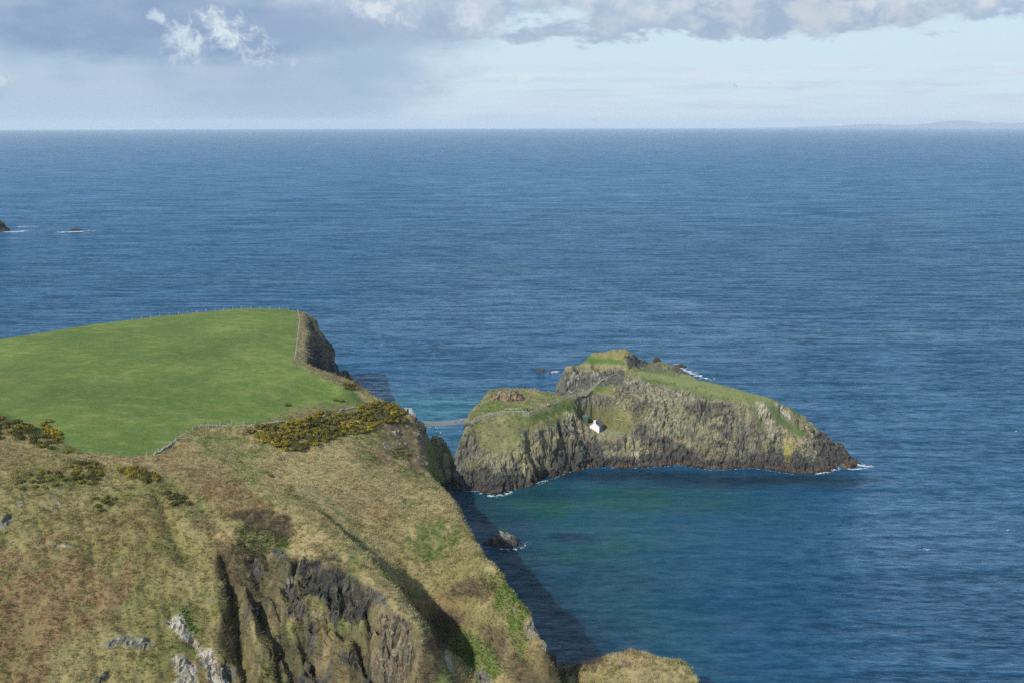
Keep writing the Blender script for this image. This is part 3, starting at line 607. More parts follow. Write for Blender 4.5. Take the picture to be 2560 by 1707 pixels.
# stony cliff top beside the bridge
pt.poly([(955, 1060), (1000, 1045), (1040, 1055), (1062, 1120), (1070, 1180), (1040, 1190), (1010, 1130), (960, 1150)], np.array([.15, .105, .07]), .8, 12, rock=.3, tuft=.5, mottle=.3)
st = sst(fbm(T.X / 1.1, T.Y / 1.1, T.Z / 1.4, 77, 3), .12, .35)
for pg in ([(1005, 1060), (1040, 1062), (1058, 1100), (1050, 1110), (1015, 1085)], [(968, 1070), (1000, 1075), (1000, 1090), (975, 1092)], [(1035, 1120), (1066, 1130), (1070, 1178), (1052, 1170), (1040, 1150)], [(1000, 1092), (1020, 1095), (1012, 1115), (995, 1108)], [(960, 1105), (990, 1105), (992, 1135), (965, 1130)], [(1105, 1165), (1132, 1160), (1130, 1225), (1115, 1225)],
           [(1072, 1075), (1110, 1080), (1108, 1125), (1092, 1118), (1095, 1095), (1075, 1095)], [(1540, 1650), (1580, 1660), (1570, 1690), (1550, 1680)], [(1690, 1660), (1730, 1670), (1720, 1690)]):
    pt.lay(pt.mask(pg, 6) * st, CHALK * .72, 1, 0)
pt.poly([(1075, 1078), (1112, 1080), (1110, 1130), (1095, 1122)], GREYR * 1.2, .5, 5, rock=.8, tuft=.2, mottle=.5, sc=1.5)
pt.poly([(1062, 1092), (1090, 1098), (1130, 1180), (1132, 1230), (1090, 1230), (1070, 1160)], GREEN * 1.0, .55, 8, mottle=.3)
pt.poly([(1070, 1078), (1112, 1074), (1118, 1130), (1130, 1215), (1112, 1220), (1098, 1130), (1078, 1105)], np.array([.24, .235, .19]), .85, 6, rock=.8, tuft=.1, mottle=.45, sc=1.2)
# steep ground is rock
NRM = normals(np.stack([T.X, T.Y, T.Z], -1)); slope = NRM[..., 2]
steep = sst(.50 - slope + fin * .07 + mid * .05, -.05, .07)
ctone = np.where((fbm(T.X / 5, T.Y / 5, T.Z / 3, 121, 3) > 0)[..., None], BASALT * 1.6, TANR * .75)
pt.col[...] = pt.col * (1 + .02 * (1 - fm) * np.clip(1 - pt.rock, 0, 1))[..., None]
front = pt.mask([(560, 1330), (760, 1370), (900, 1440), (1040, 1540), (1060, 1760), (540, 1760)], 20)
pt.lay(steep * np.clip(.05 + .10 * front + sst(pt.py, 1130, 1040), 0, 1), ctone, 1, 0)
wl = sst(3.2 + fin - T.Z, 0, 1.5); pt.lay(wl, BASALT * .8, 1, 0)
pt.lay(sst(1.5 + fin * .7 - T.Z, 0, .8), WEED, 1, 0)

def relief(T, pt, tuss, rockamp, mask_extra=None, zs=1.0):
    N = normals(np.stack([T.X, T.Y, T.Z], -1))
    x, y, z = T.X, T.Y, T.Z
    d = tuss * (1 - pt.rock) * (.22 + .78 * np.clip(pt.tuft, 0, 1)) * (fbm(x / 1.7, y / 1.7, z / 1.7, 201, 3) * .55 + fbm(x / 6, y / 6, z / 6, 202, 2) * .7)
    ridged = 1 - np.abs(fbm(x / 3.2, y / 3.2, z * zs / 7, 203, 4)) * 2
    blocks = vnoise(np.floor((x + .4 * vnoise(x / 2, y / 2, z / 2, 9)) / 1.3) * 1.7, np.floor(y / 1.3) * 1.7, np.floor(z * zs ** .5 / 2.2 + x * .15) * 1.3, 204)
    cols = (1 - np.abs(vnoise(x / .8 + z * .05, y / .8, z / 9, 205)) * 2) * (1 if zs == 1 else .3)
    big = 1 - np.abs(fbm(x / 7.5, y / 7.5, z / 16, 206, 3)) * 2
    frac = vnoise(np.floor((x + .5 * z) / 2.1 + .3 * vnoise(x, y, z, 8)) * 1.9, np.floor((y - .3 * x) / 1.9) * 1.7, np.floor(z / 2.6) * 1.1, 207)
    d = d + rockamp * pt.rock * (frac * .42 + big * .55 - .3 + ridged * .7 + blocks * .35 + cols * .22 - .2)
    if mask_extra is not None: d = d * mask_extra
    return np.stack([x, y, z], -1) + N * d[..., None], N

land_mat = surface_material("headland_ground", 2.0); isle_mat = surface_material("island_ground")
rk = gauss1(gauss1(pt.rock, 1.0, 0), 1.0, 1); pr = pt.rock; pt.rock = rk
L3, LN = relief(T, pt, .6, 1.9, zs=2.1); pt.rock = pr
L3 = L3.astype(np.float64)
land.P3 = L3; land_paint = pt; land.N = LN
wet = sst(2.2 - T.Z, 0, 1.5)
land_obj = mesh_from_grid("headland", T, L3, T.Z > -4.5, {'col': np.clip(pt.col, .005, .8), 'rock': pt.rock, 'wet': wet}, land_mat)

# ---- island
T = isle; pn = T.grid_px()
carve(T, [(1375, 1085), (1365, 1120), (1362, 1160), (1368, 1198)], 9, 4.5)
carve(T, [(1398, 1060), (1408, 1090), (1412, 1112)], 6, 2.4)
carve(T, [(1408, 1105), (1428, 1120), (1425, 1140), (1412, 1145)], 11, 3.6)
carve(T, [(1300, 1130), (1285, 1170), (1285, 1200)], 7, 1.8)
carve(T, [(1190, 1180), (1185, 1198)], 5, 1.8)
carve(T, [(1570, 1085), (1568, 1110), (1570, 1130)], 6, 2.2)
carve(T, [(1480, 1085), (1490, 1120), (1500, 1160)], 5, 1.2)
carve(T, [(1830, 1020), (1832, 1060), (1828, 1105)], 9, 1.8)
carve(T, [(1730, 1050), (1790, 1090), (1850, 1140)], 7, 1.2)
carve(T, [(2078, 1110), (2078, 1140)], 7, 1.8)
carve(T, [(2030, 1080), (2060, 1120), (2080, 1160)], 7, 1.4)
carve(T, [(1322, 1080), (1330, 1100)], 5, 1.8)
for ln, w, h in (([(1340, 1095), (1340, 1150), (1350, 1195)], 9, 1.6), ([(1390, 1100), (1385, 1150), (1390, 1180)], 8, 1.2), ([(1240, 1160), (1255, 1200), (1270, 1215)], 14, .9), ([(1415, 1040), (1450, 1062), (1480, 1095)], 8, 1.5), ([(1910, 1120), (1915, 1165)], 12, .9), ([(2000, 1120), (2010, 1170)], 12, .9)):
    carve(T, ln, w, -h)
pi = Paint(T, np.array([.19, .20, .085]))
pi.qx = pi.px + pi.n * 7; pi.qy = pi.py + fbm(T.X / 3.5, T.Y / 3.5, T.Z / 3.5, 191, 4) * 5
fin = fbm(T.X / 1.3, T.Y / 1.3, T.Z / 2.0, 325, 4); mid = fbm(T.X / 5, T.Y / 5, T.Z / 5, 315, 4)
pi.lay(sst(mid + fin * .6, -.2, .5) * .7, STRAW * .95)
pi.lay(sst(fbm(T.X / 6, T.Y / 6, T.Z / 6, 335, 3) + fin * .5, .2, .7) * .6, GREEN * 1.1)
RL = .9
face = [(1120, 1240), (1120, 1120), (1150, 1078), (1175, 1090), (1200, 1120), (1260, 1140), (1300, 1105), (1320, 1075), (1370, 1075), (1400, 1060), (1430, 1035), (1460, 1050), (1500, 1090), (1560, 1090), (1580, 1040), (1530, 1010), (1530, 960), (1570, 938), (1620, 950), (1700, 972), (1780, 990), (1870, 1010), (1960, 1010), (2040, 1060), (2160, 1150), (2160, 1200)]
pi.poly(face, np.array([.275, .262, .19]), .95, 10, rock=1, tuft=0, mottle=.15)
fm = pi.mask(face, 7)
# grey basalt lower down, ochre lichen and thin turf above
hband = sst(8.5 + mid * 5 + fin * 2 - T.Z, -2, 3)
pi.lay(fm * hband * .92, BASALT * 1.4, 1, 0)
pi.lay(fm * sst(fbm(T.X / 3.5, T.Y / 3.5, T.Z / 3.5, 345, 4) + fin * .4, .12, .55) * (1 - hband) * .55, LICHEN)
pi.lay(fm * sst(fbm(T.X / 4, T.Y / 4, T.Z / 4, 355, 5) + fin * .2, .2, .36) * (1 - hband) * .75, BASALT * 1.7)
pi.lay(fm * sst(fbm(T.X / 7, T.Y / 7, T.Z / 7, 365, 4) + fin * .5, .25, .6) * (1 - hband) * .5, OLIVE)
for pg, c, a, r in (([(1130, 1100), (1150, 1085), (1190, 1105), (1200, 1130), (1180, 1180), (1135, 1190)], GREYR * 1.05, .8, 1), ([(1170, 1090), (1200, 1120), (1240, 1180), (1190, 1165)], TANR, .6, 1), ([(1168, 1155), (1192, 1150), (1190, 1172), (1172, 1172)], np.array([.22, .22, .06]), .7, .6),
                 ([(1220, 1110), (1300, 1100), (1320, 1140), (1260, 1170), (1200, 1150)], LICHEN * .9, .5, .8), ([(1300, 1080), (1360, 1075), (1400, 1100), (1390, 1170), (1310, 1200), (1290, 1140)], LICHEN * .95, .55, 1), ([(1370, 1120), (1470, 1080), (1480, 1160), (1380, 1190)], BASALT * 1.5, .75, 1), ([(1425, 1045), (1445, 1040), (1470, 1070), (1485, 1100), (1440, 1090)], TANR * 1.05, .8, 1),
                 ([(1415, 1030), (1432, 1028), (1440, 1045), (1420, 1052)], PALE * 1.3, .8, 1), ([(1545, 1100), (1640, 1100), (1650, 1130), (1560, 1140)], LICHEN * 1.1, .6, 1), ([(1580, 1120), (1600, 1120), (1602, 1160), (1592, 1160)], PALE * 1.2, .7, 1),
                 ([(1725, 1000), (1830, 1010), (1832, 1105), (1760, 1060), (1715, 1020)], BASALT * 1.5, .85, 1), ([(1770, 1045), (1805, 1042), (1808, 1062), (1765, 1060)], LICHEN * 1.2, .8, 1), ([(1835, 1040), (1910, 1080), (1900, 1110), (1840, 1120)], GREYR * .85, .8, 1),
                 ([(1600, 1080), (1720, 1110), (1700, 1135), (1600, 1120)], BASALT * 1.4, .7, 1), ([(1570, 1060), (1600, 1055), (1650, 1080), (1640, 1100), (1590, 1100)], BASALT * 1.5, .6, 1), ([(1700, 1100), (1780, 1100), (1860, 1150), (1760, 1150)], LICHEN, .5, 1), ([(1962, 1095), (1985, 1100), (1980, 1165), (1964, 1160)], np.array([.42, .38, .07]), .85, .8), ([(1940, 1095), (2010, 1090), (1990, 1120), (1950, 1115)], LICHEN, .6, 1),
                 ([(2020, 1070), (2100, 1100), (2160, 1160), (2040, 1190), (2050, 1120)], BASALT * 1.35, .95, 1), ([(1885, 1000), (1910, 1005), (1925, 1035), (1900, 1040)], PALE * 1.35, .9, 1), ([(1925, 1002), (1955, 1005), (1980, 1045), (1965, 1050)], PALE * 1.4, .9, 1), ([(1905, 1040), (1930, 1045), (1935, 1090), (1915, 1090)], PALE * 1.15, .7, 1),
                 ([(1900, 995), (1925, 1000), (1990, 1060), (2020, 1085), (1990, 1095), (1940, 1050)], GREEN * 1.05, .9, 0), ([(1870, 1000), (1890, 1020), (1910, 1090), (1900, 1080)], GREEN * 1.1, .7, 0.1), ([(1960, 1005), (1990, 1015), (2010, 1050), (1990, 1040)], GREEN * 1.1, .7, 0),
                 ([(1540, 945), (1620, 950), (1760, 985), (1740, 1010), (1600, 1000)], PALE * 1.05, .45, 1)):
    pi.poly(pg, c, a, 4, rock=r, tuft=0, mottle=.35, sc=1.8)
# turf on the tops
pi.poly([(1590, 926), (1680, 930), (1800, 955), (1940, 990), (1960, 1010), (1900, 1008), (1820, 995), (1740, 975), (1650, 948), (1600, 942)], np.array([.185, .225, .095]), .95, 6, rock=0, tuft=.1, mottle=.2, sc=5)
pi.poly([(1600, 940), (1650, 948), (1750, 978), (1850, 1003), (1840, 1010), (1700, 978), (1600, 950)], GREEN, .7, 5, rock=0, tuft=.3, mottle=.4)
pi.poly([(1175, 1040), (1230, 1000), (1215, 975), (1260, 965), (1255, 1010), (1320, 1020), (1240, 1030)], GREEN * 1.2, .6, 8, mottle=.5)
pi.poly([(1280, 1032), (1330, 1036), (1390, 1010), (1440, 1000), (1440, 1020), (1380, 1040), (1330, 1060), (1285, 1045)], GREEN * 1.15, .75, 8, mottle=.3)
pi.poly([(1430, 1000), (1480, 970), (1540, 935), (1560, 945), (1520, 975), (1440, 1010)], GREEN * 1.2, .75, 8, mottle=.3)
pi.poly([(1440, 1010), (1520, 975), (1530, 1010), (1560, 1040), (1500, 1050), (1430, 1020)], np.array([.31, .25, .13]), .55, 10, mottle=.5, sc=1.5)
pi.poly([(1165, 1065), (1240, 1050), (1300, 1080), (1250, 1120), (1190, 1100)], np.array([.29, .25, .14]), .5, 10, mottle=.6, sc=1.5)
pi.poly([(1215, 975), (1300, 962), (1320, 1000), (1290, 1012), (1235, 1000)], TANR * .9, .2, 4)
pi.poly([(1540, 1060), (1580, 1040), (1590, 1075), (1545, 1085)], OLIVE, .8, 8, rock=.2, mottle=.3)
pi.poly([(1485, 1080), (1560, 1088), (1550, 1100), (1500, 1100)], LICHEN * .8, .7, 6, rock=.3)
# northern part
pi.poly([(1400, 918), (1560, 918), (1560, 960), (1480, 965), (1440, 990), (1390, 990)], BASALT * 2.0, .95, 6, rock=1, tuft=0, mottle=.2, sc=1)
guano = sst(fbm(T.X / 1.3, T.Y / 1.3, T.Z / 4, 375, 3), .05, .5)
pi.lay(pi.mask([(1400, 935), (1500, 920), (1520, 945), (1460, 970), (1440, 990), (1400, 988)], 8) * guano * .7, np.array([.42, .42, .4]), 1, 0)
pi.poly([(1410, 905), (1565, 905), (1570, 925), (1410, 930)], LICHEN * .95, .8, 6, rock=.5, mottle=.4, sc=1.2)
pi.poly([(1425, 905), (1470, 890), (1560, 900), (1562, 912), (1500, 908), (1440, 912)], GREEN * 1.15, .95, 4, rock=0, tuft=0)
pi.poly([(1465, 886), (1500, 862), (1580, 858), (1600, 885), (1560, 896), (1500, 890)], np.array([.27, .25, .09]), .9, 6, rock=.4, mottle=.3, sc=1.5)
pi.poly([(1565, 895), (1600, 880), (1660, 895), (1640, 905), (1590, 922), (1572, 920)], BASALT * 1.3, .95, 4, rock=1, tuft=0)
pi.poly([(1590, 925), (1640, 898), (1690, 905), (1690, 930)], np.array([.2, .2, .11]), .9, 5, rock=.6)
pi.poly([(1685, 905), (1725, 935), (1690, 935)], BASALT * 1.4, .9, 5, rock=1)
NRM = normals(np.stack([T.X, T.Y, T.Z], -1))
steep = sst(.45 - NRM[..., 2] + fin * .07, -.05, .07)
pi.lay(steep * (1 - fm) * .8, GREYR * .9, 1, 0)
pi.poly([(1440, 1015), (1540, 1025), (1565, 1075), (1500, 1078), (1470, 1062), (1445, 1050)], OLIVE, .9, 8, rock=.15, tuft=.5, mottle=.2)
# wet black rock and the reddish weed line at the water
pi.lay(sst(4.5 + mid * 2 + fin - T.Z, 0, 2.5) * .8, BASALT * 1.05, 1, 0)
pi.lay(sst(1.9 + fin * .9 - T.Z, 0, .9) * .85, WEED * 1.3, 1, 0)
pi.lay(sst(.35 + fin * .3 - T.Z, 0, .4) * .9, BASALT * .4, 1, 0)
# footpath worn into the turf
pl = [(1160, 1055), (1200, 1041), (1240, 1033), (1290, 1032), (1320, 1032), (1350, 1021), (1400, 1001), (1430, 987), (1450, 980), (1480, 967), (1500, 949), (1530, 934), (1560, 926)]
rk = gauss1(gauss1(pi.rock, .8, 0), .8, 1); pr = pi.rock; pi.rock = rk
I3, IN_ = relief(T, pi, .5, 1.5); pi.rock = pr
isle.P3 = I3; isle.N = IN_
isle_obj = mesh_from_grid("island", T, I3, T.Z > -4.5, {'col': np.clip((pi.col * .86 + pi.col.mean(-1, keepdims=True) * np.array([.20, .19, .17]) * (.4 + .6 * pi.rock[..., None])), .005, .8), 'rock': pi.rock, 'wet': sst(2.0 - T.Z, 0, 1.2)}, isle_mat)

# ------------------------------------------------------------------ sea
def build_sea():
    def ax(c0, c1, st, lim, grow):
        a = list(np.arange(c0, c1 + st, st)); s = st
        while a[-1] < lim: s *= grow; a.append(a[-1] + s)
        return a
    right = ax(0, 190, 1.6, 70000, 1.25); left = [-v for v in ax(0, 110, 1.6, 70000, 1.25)][1:]
    xs = np.array(left[::-1] + right)
    near = [-(v) + 196 for v in ax(0, 10, 4, 3000, 1.6)][1:]
    ys = np.array(near[::-1] + ax(196, 640, 1.6, 75000, 1.18))
    xs = np.clip(xs, -45000, 45000); ys = np.clip(ys, -3000, 55000); xs = np.unique(xs); ys = np.unique(ys)
    X, Y = np.meshgrid(xs, ys); Z = -(X ** 2 + Y ** 2) / (2 * 7.433e6)      # curvature of the earth, refraction included
    px, py = to_px(np.stack([X, Y, Z], -1))
    ok = Y > 60; px = np.where(ok, px, -9999); py = np.where(ok, py, 9999)
    wob = fbm(X / 30, Y / 30, None, 401, 4); w2 = fbm(X / 12, Y / 12, None, 411, 4)
    def at(a, b): q = P(a, b, 0); return q[0], q[1]
    def blob(a, b, rx, ry, s=.5):
        cx, cy = at(a, b); d = np.sqrt(((X - cx + wob * rx * .3) / rx) ** 2 + ((Y - cy + w2 * ry * .25) / ry) ** 2); return sst(1 - d, -s, s)
    # sandy shallows: in the bay south of the island and under the bridge
    sh = np.maximum.reduce([blob(1330, 1260, 26, 26, .5) * .95, blob(1570, 1240, 38, 22, .7) * .75, blob(1420, 1350, 34, 36, .8) * .7, blob(1500, 1540, 26, 36, .9) * .35, blob(1780, 1260, 30, 20, .8) * .3, blob(1150, 1250, 14, 10, .4) * .7])
    sh2 = np.maximum.reduce([blob(1075, 1025, 34, 26, .9) * .95, blob(1080, 1085, 14, 20, .6) * .45])
    kelp_shade = np.maximum.reduce([blob(1440, 1345, 9, 4.5, .5) * .8, blob(1600, 1188, 60, 7, .8) * .95, blob(1880, 1200, 46, 8, .8) * .9, blob(1350, 1235, 16, 7, .8) * .5, np.exp(-(line_dist(X, Y, [at(1150, 1250), at(1270, 1310), at(1300, 1400), at(1400, 1520), at(1500, 1640)]) / 11) ** 2) * .6, blob(1290, 1345, 10, 8, .6) * .4, blob(1420, 1440, 30, 10, .8) * .3])  # dark seabed patch plus painted cliff-shadow fringe and cliff reflection along the shore
    sh = np.clip(sh * (1 + w2 * .25) * (1 - kelp_shade), 0, 1)
    # foam round rocks, as a soft field that the shader breaks up
    def foam_line(line, w): return np.exp(-(line_dist(X, Y, [at(*q) for q in line]) / w) ** 2)
    fo = np.zeros_like(X)
    wx = fbm(X / 160, Y / 160, None, 431, 3) * 60; lanes = np.clip(fbm((X + wx) / 170 + 3, (Y + wx * .6) / 75, None, 421, 5) * .5 + .5, 0, 1)
    cx, cy = at(1480, 780); swirl = np.exp(-((X - cx) / 190) ** 2 - ((Y - cy) / 210) ** 2); lanes = np.clip(lanes + swirl * (.55 + .7 * fbm((X + wx) / 60, (Y + wx) / 40, None, 441, 4)), 0, 1.4)
    bay = np.clip(np.maximum.reduce([blob(1450, 1280, 60, 62, .6), blob(1650, 1220, 60, 30, .7), blob(1500, 1480, 46, 60, .7) * .8]), 0, 1)
    ny, nx = X.shape
    class G: pass
    g = G(); g.X = X
    o = mesh_from_grid("sea", g, np.stack([X, Y, Z], -1), np.ones(X.shape, bool), {'shallow': sh, 'turquoise': sh2, 'kelp_shade': kelp_shade, 'bay': bay, 'foam': np.clip(fo, 0, 1.3), 'lanes': lanes}, sea_material())
    return o

def sea_material():
    m = bpy.data.materials.new("sea_water"); m.use_nodes = True; t = NT(m.node_tree); t.N.clear()
    out = t.n('ShaderNodeOutputMaterial'); b = t.n('ShaderNodeBsdfPrincipled')
    A = lambda n: t.n('ShaderNodeAttribute', attribute_name=n).outputs['Fac']
    pos = t.n('ShaderNodeNewGeometry').outputs['Position']
    d = t.n('ShaderNodeVectorMath', operation='LENGTH'); t.L.new(pos, d.inputs[0]); dist = d.outputs['Value']
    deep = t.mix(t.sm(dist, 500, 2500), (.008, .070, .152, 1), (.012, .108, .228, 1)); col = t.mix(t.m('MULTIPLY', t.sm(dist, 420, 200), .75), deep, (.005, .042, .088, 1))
    big = t.noise(t.mapping(pos, scale=(.004, .012, .01)), 1.0, 5, .6)
    col = t.mix(t.m('MULTIPLY', t.sm(big, .4, .66), .35), col, (.012, .09, .19, 1))
    col = t.mix(t.m('MULTIPLY', t.sm(A('lanes'), .6, 1.1), .45), col, (.034, .115, .20, 1))
    col = t.mix(A('shallow'), col, (.010, .074, .066, 1)); col = t.mix(A('turquoise'), col, (.022, .135, .20, 1)); col = t.mix(t.m('MULTIPLY', A('kelp_shade'), .85), col, (.005, .020, .030, 1))
    # waves: crossed swell, wind waves and ripples
    rot = R(-14)
    sw = t.noise(t.mapping(pos, scale=(.016, .13, .05), rot=(0, 0, R(30))), 1.0, 3, .55, .5)
    w1 = t.noise(t.mapping(pos, scale=(.10, .30, .2), rot=(0, 0, rot)), 1.0, 3, .6, .5)
    w2 = t.noise(t.mapping(pos, scale=(.42, 1.05, .5), rot=(0, 0, R(9))), 1.0, 4, .62, .4)
    w3 = t.noise(t.mapping(pos, scale=(1.6, 2.9, 1), rot=(0, 0, R(-5))), 1.0, 3, .6)
    farw = t.noise(t.mapping(pos, scale=(.012, .05, .02), rot=(0, 0, R(4))), 1.0, 5, .65, .3)
    calm = t.m('SUBTRACT', 1.0, t.m('MULTIPLY', A('bay'), .6))
    h = t.m('ADD', t.m('ADD', t.m('MULTIPLY', sw, 3.0), t.m('MULTIPLY', w1, 2.6)), t.m('ADD', t.m('MULTIPLY', w2, .9), t.m('MULTIPLY', w3, .2)))
    h = t.m('MULTIPLY', h, calm)
    h = t.m('ADD', h, t.m('MULTIPLY', t.m('MULTIPLY', farw, 14.0), t.sm(dist, 900, 3500)))
    bp = t.n('ShaderNodeBump'); bp.inputs['Distance'].default_value = 1.0
    t.put(bp.inputs['Strength'], t.m('ADD', .6, t.m('MULTIPLY', A('lanes'), .4))); t.L.new(h, bp.inputs['Height'])
    # wave faces seen from afar: their light and dark are painted into colour and mirror
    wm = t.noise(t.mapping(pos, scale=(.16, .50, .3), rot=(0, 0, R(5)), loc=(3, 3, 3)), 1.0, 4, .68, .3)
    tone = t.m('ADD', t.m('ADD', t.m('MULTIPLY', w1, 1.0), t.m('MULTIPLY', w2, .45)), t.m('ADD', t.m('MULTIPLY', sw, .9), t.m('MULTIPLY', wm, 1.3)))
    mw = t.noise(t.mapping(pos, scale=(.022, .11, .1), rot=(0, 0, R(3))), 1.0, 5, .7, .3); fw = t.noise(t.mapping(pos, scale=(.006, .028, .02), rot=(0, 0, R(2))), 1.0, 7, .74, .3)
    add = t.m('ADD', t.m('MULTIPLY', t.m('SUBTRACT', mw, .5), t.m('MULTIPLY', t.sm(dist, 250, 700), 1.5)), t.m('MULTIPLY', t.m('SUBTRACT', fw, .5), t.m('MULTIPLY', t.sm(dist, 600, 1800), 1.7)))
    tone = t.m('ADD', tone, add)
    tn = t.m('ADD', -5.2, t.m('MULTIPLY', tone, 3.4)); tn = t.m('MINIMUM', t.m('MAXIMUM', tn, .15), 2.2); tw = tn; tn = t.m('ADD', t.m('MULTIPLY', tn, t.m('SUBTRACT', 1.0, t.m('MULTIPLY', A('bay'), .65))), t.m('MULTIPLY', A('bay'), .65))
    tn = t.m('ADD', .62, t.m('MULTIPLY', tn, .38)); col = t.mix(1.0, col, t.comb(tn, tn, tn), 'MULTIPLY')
    foamn = t.noise(t.mapping(pos, scale=(.7, .9, 1)), 1.0, 6, .7, .8)
    fo = A('foam'); fm = t.sm(t.m('ADD', fo, t.m('MULTIPLY', t.m('SUBTRACT', foamn, .5), 2.0)), .62, .86)
    fm = t.m('MULTIPLY', fm, t.sm(fo, .04, .3))
    caps = t.noise(t.mapping(pos, scale=(.10, .28, 1), rot=(0, 0, R(6))), 1.0, 5, .75)
    capm = t.m('MULTIPLY', t.sm(caps, .745, .77), t.sm(A('lanes'), .5, .8))
    fm = t.m('MAXIMUM', fm, t.m('MULTIPLY', capm, .25))
    col = t.mix(fm, col, (.72, .76, .78, 1))
    # body of the water below, mirror of the sky above; the mirror is capped at grazing view because waves hide one another
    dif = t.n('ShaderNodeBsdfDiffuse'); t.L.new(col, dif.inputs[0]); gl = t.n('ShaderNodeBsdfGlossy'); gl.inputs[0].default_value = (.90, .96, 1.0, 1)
    t.put(gl.inputs['Roughness'], t.m('ADD', .12, t.m('MULTIPLY', t.sm(dist, 400, 4000), .12)))
    fr = t.n('ShaderNodeFresnel'); fr.inputs[0].default_value = 1.333; t.L.new(bp.outputs[0], fr.inputs[1]); t.L.new(bp.outputs[0], gl.inputs['Normal'])
    cap = t.m('ADD', t.m('ADD', .22, t.m('MULTIPLY', t.sm(A('lanes'), .55, 1.15), .12)), t.m('ADD', t.m('MULTIPLY', t.sm(dist, 900, 5500), .16), t.m('MULTIPLY', t.sm(dist, 9000, 30000), .25)))
    fac = t.m('MINIMUM', t.m('MULTIPLY', fr.outputs[0], .9), cap)
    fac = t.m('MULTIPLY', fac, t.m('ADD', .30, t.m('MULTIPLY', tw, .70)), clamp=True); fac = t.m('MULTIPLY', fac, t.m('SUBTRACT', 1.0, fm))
    mx = t.n('ShaderNodeMixShader'); t.put(mx.inputs[0], fac); t.L.new(dif.outputs[0], mx.inputs[1]); t.L.new(gl.outputs[0], mx.inputs[2]); t.L.new(mx.outputs[0], out.inputs[0])
    t.N.remove(b)
    return m

sea = build_sea()

# ------------------------------------------------------------------ air
def build_haze():
    bm = bmesh.new(); x, y0, y1, z0, z1 = 46000, -3500, 56500, -350.0, 240.0
    bmesh.ops.create_cube(bm, size=1.0)
    for v in bm.verts: v.co = Vector((v.co.x * 2 * x, y0 if v.co.y < 0 else y1, z0 if v.co.z < 0 else z1))
    me = bpy.data.meshes.new("haze"); bm.to_mesh(me); bm.free(); o = bpy.data.objects.new("haze", me); COL.objects.link(o); o['kind'] = 'stuff'
    m = bpy.data.materials.new("haze"); m.use_nodes = True; t = NT(m.node_tree); t.N.clear(); out = t.n('ShaderNodeOutputMaterial')
    v = t.n('ShaderNodeVolumePrincipled'); v.inputs['Color'].default_value = (.84, .93, 1.0, 1); v.inputs['Density'].default_value = HAZE; v.inputs['Anisotropy'].default_value = 0.0
    t.L.new(v.outputs[0], out.inputs['Volume']); me.materials.append(m)
HAZE = 3.1e-5
build_haze()

def far_land():
    # low hills across the sea, about fifty kilometres off
    D = 50000.0; prof = [(1850, 0), (1980, 1.5), (2040, 3), (2110, 5.5), (2140, 9), (2200, 9.5), (2250, 7), (2320, 10), (2360, 16), (2400, 18.5), (2440, 15), (2465, 11.5), (2500, 12), (2530, 10), (2570, 11.5), (2650, 16), (2760, 12), (2900, 15), (3100, 6), (3300, 0)]
    hor = 306.0
    bm = bmesh.new(); rows = []
    xs = np.linspace(1850, 3300, 240); hh = np.interp(xs, [p[0] for p in prof], [p[1] for p in prof]) + .5 * fbm(xs / 25, xs * 0, None, 501, 4) * sst(xs, 1900, 2050)
    for px, h in zip(xs, hh):
        d = ray(px, hor); d = d / d[1]; H = CAM_H + D * math.tan(R(h / 43.44 - .354))
        row = []
        for k, (fr, dd) in enumerate(((0, 0), (.45, 400), (.8, 900), (1, 1600), (.7, 2400), (0, 3400))):
            z = -175 + (H + 175) * fr * (1 + .01 * vnoise(np.array(px / 20.0), np.array(k * 3.3), None, 503))
            row.append(bm.verts.new((d[0] * (D + dd) , D + dd, z if fr else -235.0)))
        rows.append(row)
    for a, b in zip(rows[:-1], rows[1:]):
        for k in range(5): bm.faces.new((a[k], b[k], b[k + 1], a[k + 1]))
    me = bpy.data.meshes.new("distant_hills"); bm.to_mesh(me); bm.free(); me.shade_smooth()
    m = bpy.data.materials.new("far_hill"); m.use_nodes = True; t = NT(m.node_tree); b = t.N['Principled BSDF']
    pos = t.n('ShaderNodeNewGeometry').outputs['Position']
    t.L.new(t.mix(t.noise(pos, .0012, 4), (.05, .07, .05, 1), (.09, .09, .07, 1)), b.inputs['Base Color']); b.inputs['Roughness'].default_value = .95
    me.materials.append(m); o = bpy.data.objects.new("distant_hills", me); COL.objects.link(o); o['kind'] = 'structure'
far_land()

# ------------------------------------------------------------------ naming helpers, simple materials
def tag(o, label=None, cat=None, group=None, kind=None):
    if label: o['label'] = label
    if cat: o['category'] = cat
    if group: o['group'] = group
    if kind: o['kind'] = kind
    return o

def empty(name, loc, label, cat, group=None, rz=0.0):
    e = bpy.data.objects.new(name, None); COL.objects.link(e); e.location = loc; e.rotation_euler = (0, 0, rz); e.empty_display_size = .3
    return tag(e, label, cat, group)

def mat(name, col, rough=.85, var=.15, sc=3.0, attr=False, metal=0.0, trans=0.0):
    m = bpy.data.materials.new(name); m.use_nodes = True; t = NT(m.node_tree); b = t.N['Principled BSDF']
    tc = t.n('ShaderNodeTexCoord').outputs['Object']
    n = t.noise(tc, sc, 4, .65); f = t.m('ADD', 1 - var, t.m('MULTIPLY', n, 2 * var))
    base = t.n('ShaderNodeAttribute', attribute_name='col').outputs['Color'] if attr else (col[0], col[1], col[2], 1.0)
    t.L.new(t.mix(1.0, base, t.comb(f, f, f), 'MULTIPLY'), b.inputs['Base Color'])
    b.inputs['Roughness'].default_value = rough; b.inputs['Metallic'].default_value = metal; b.inputs['Specular IOR Level'].default_value = .3
    return m

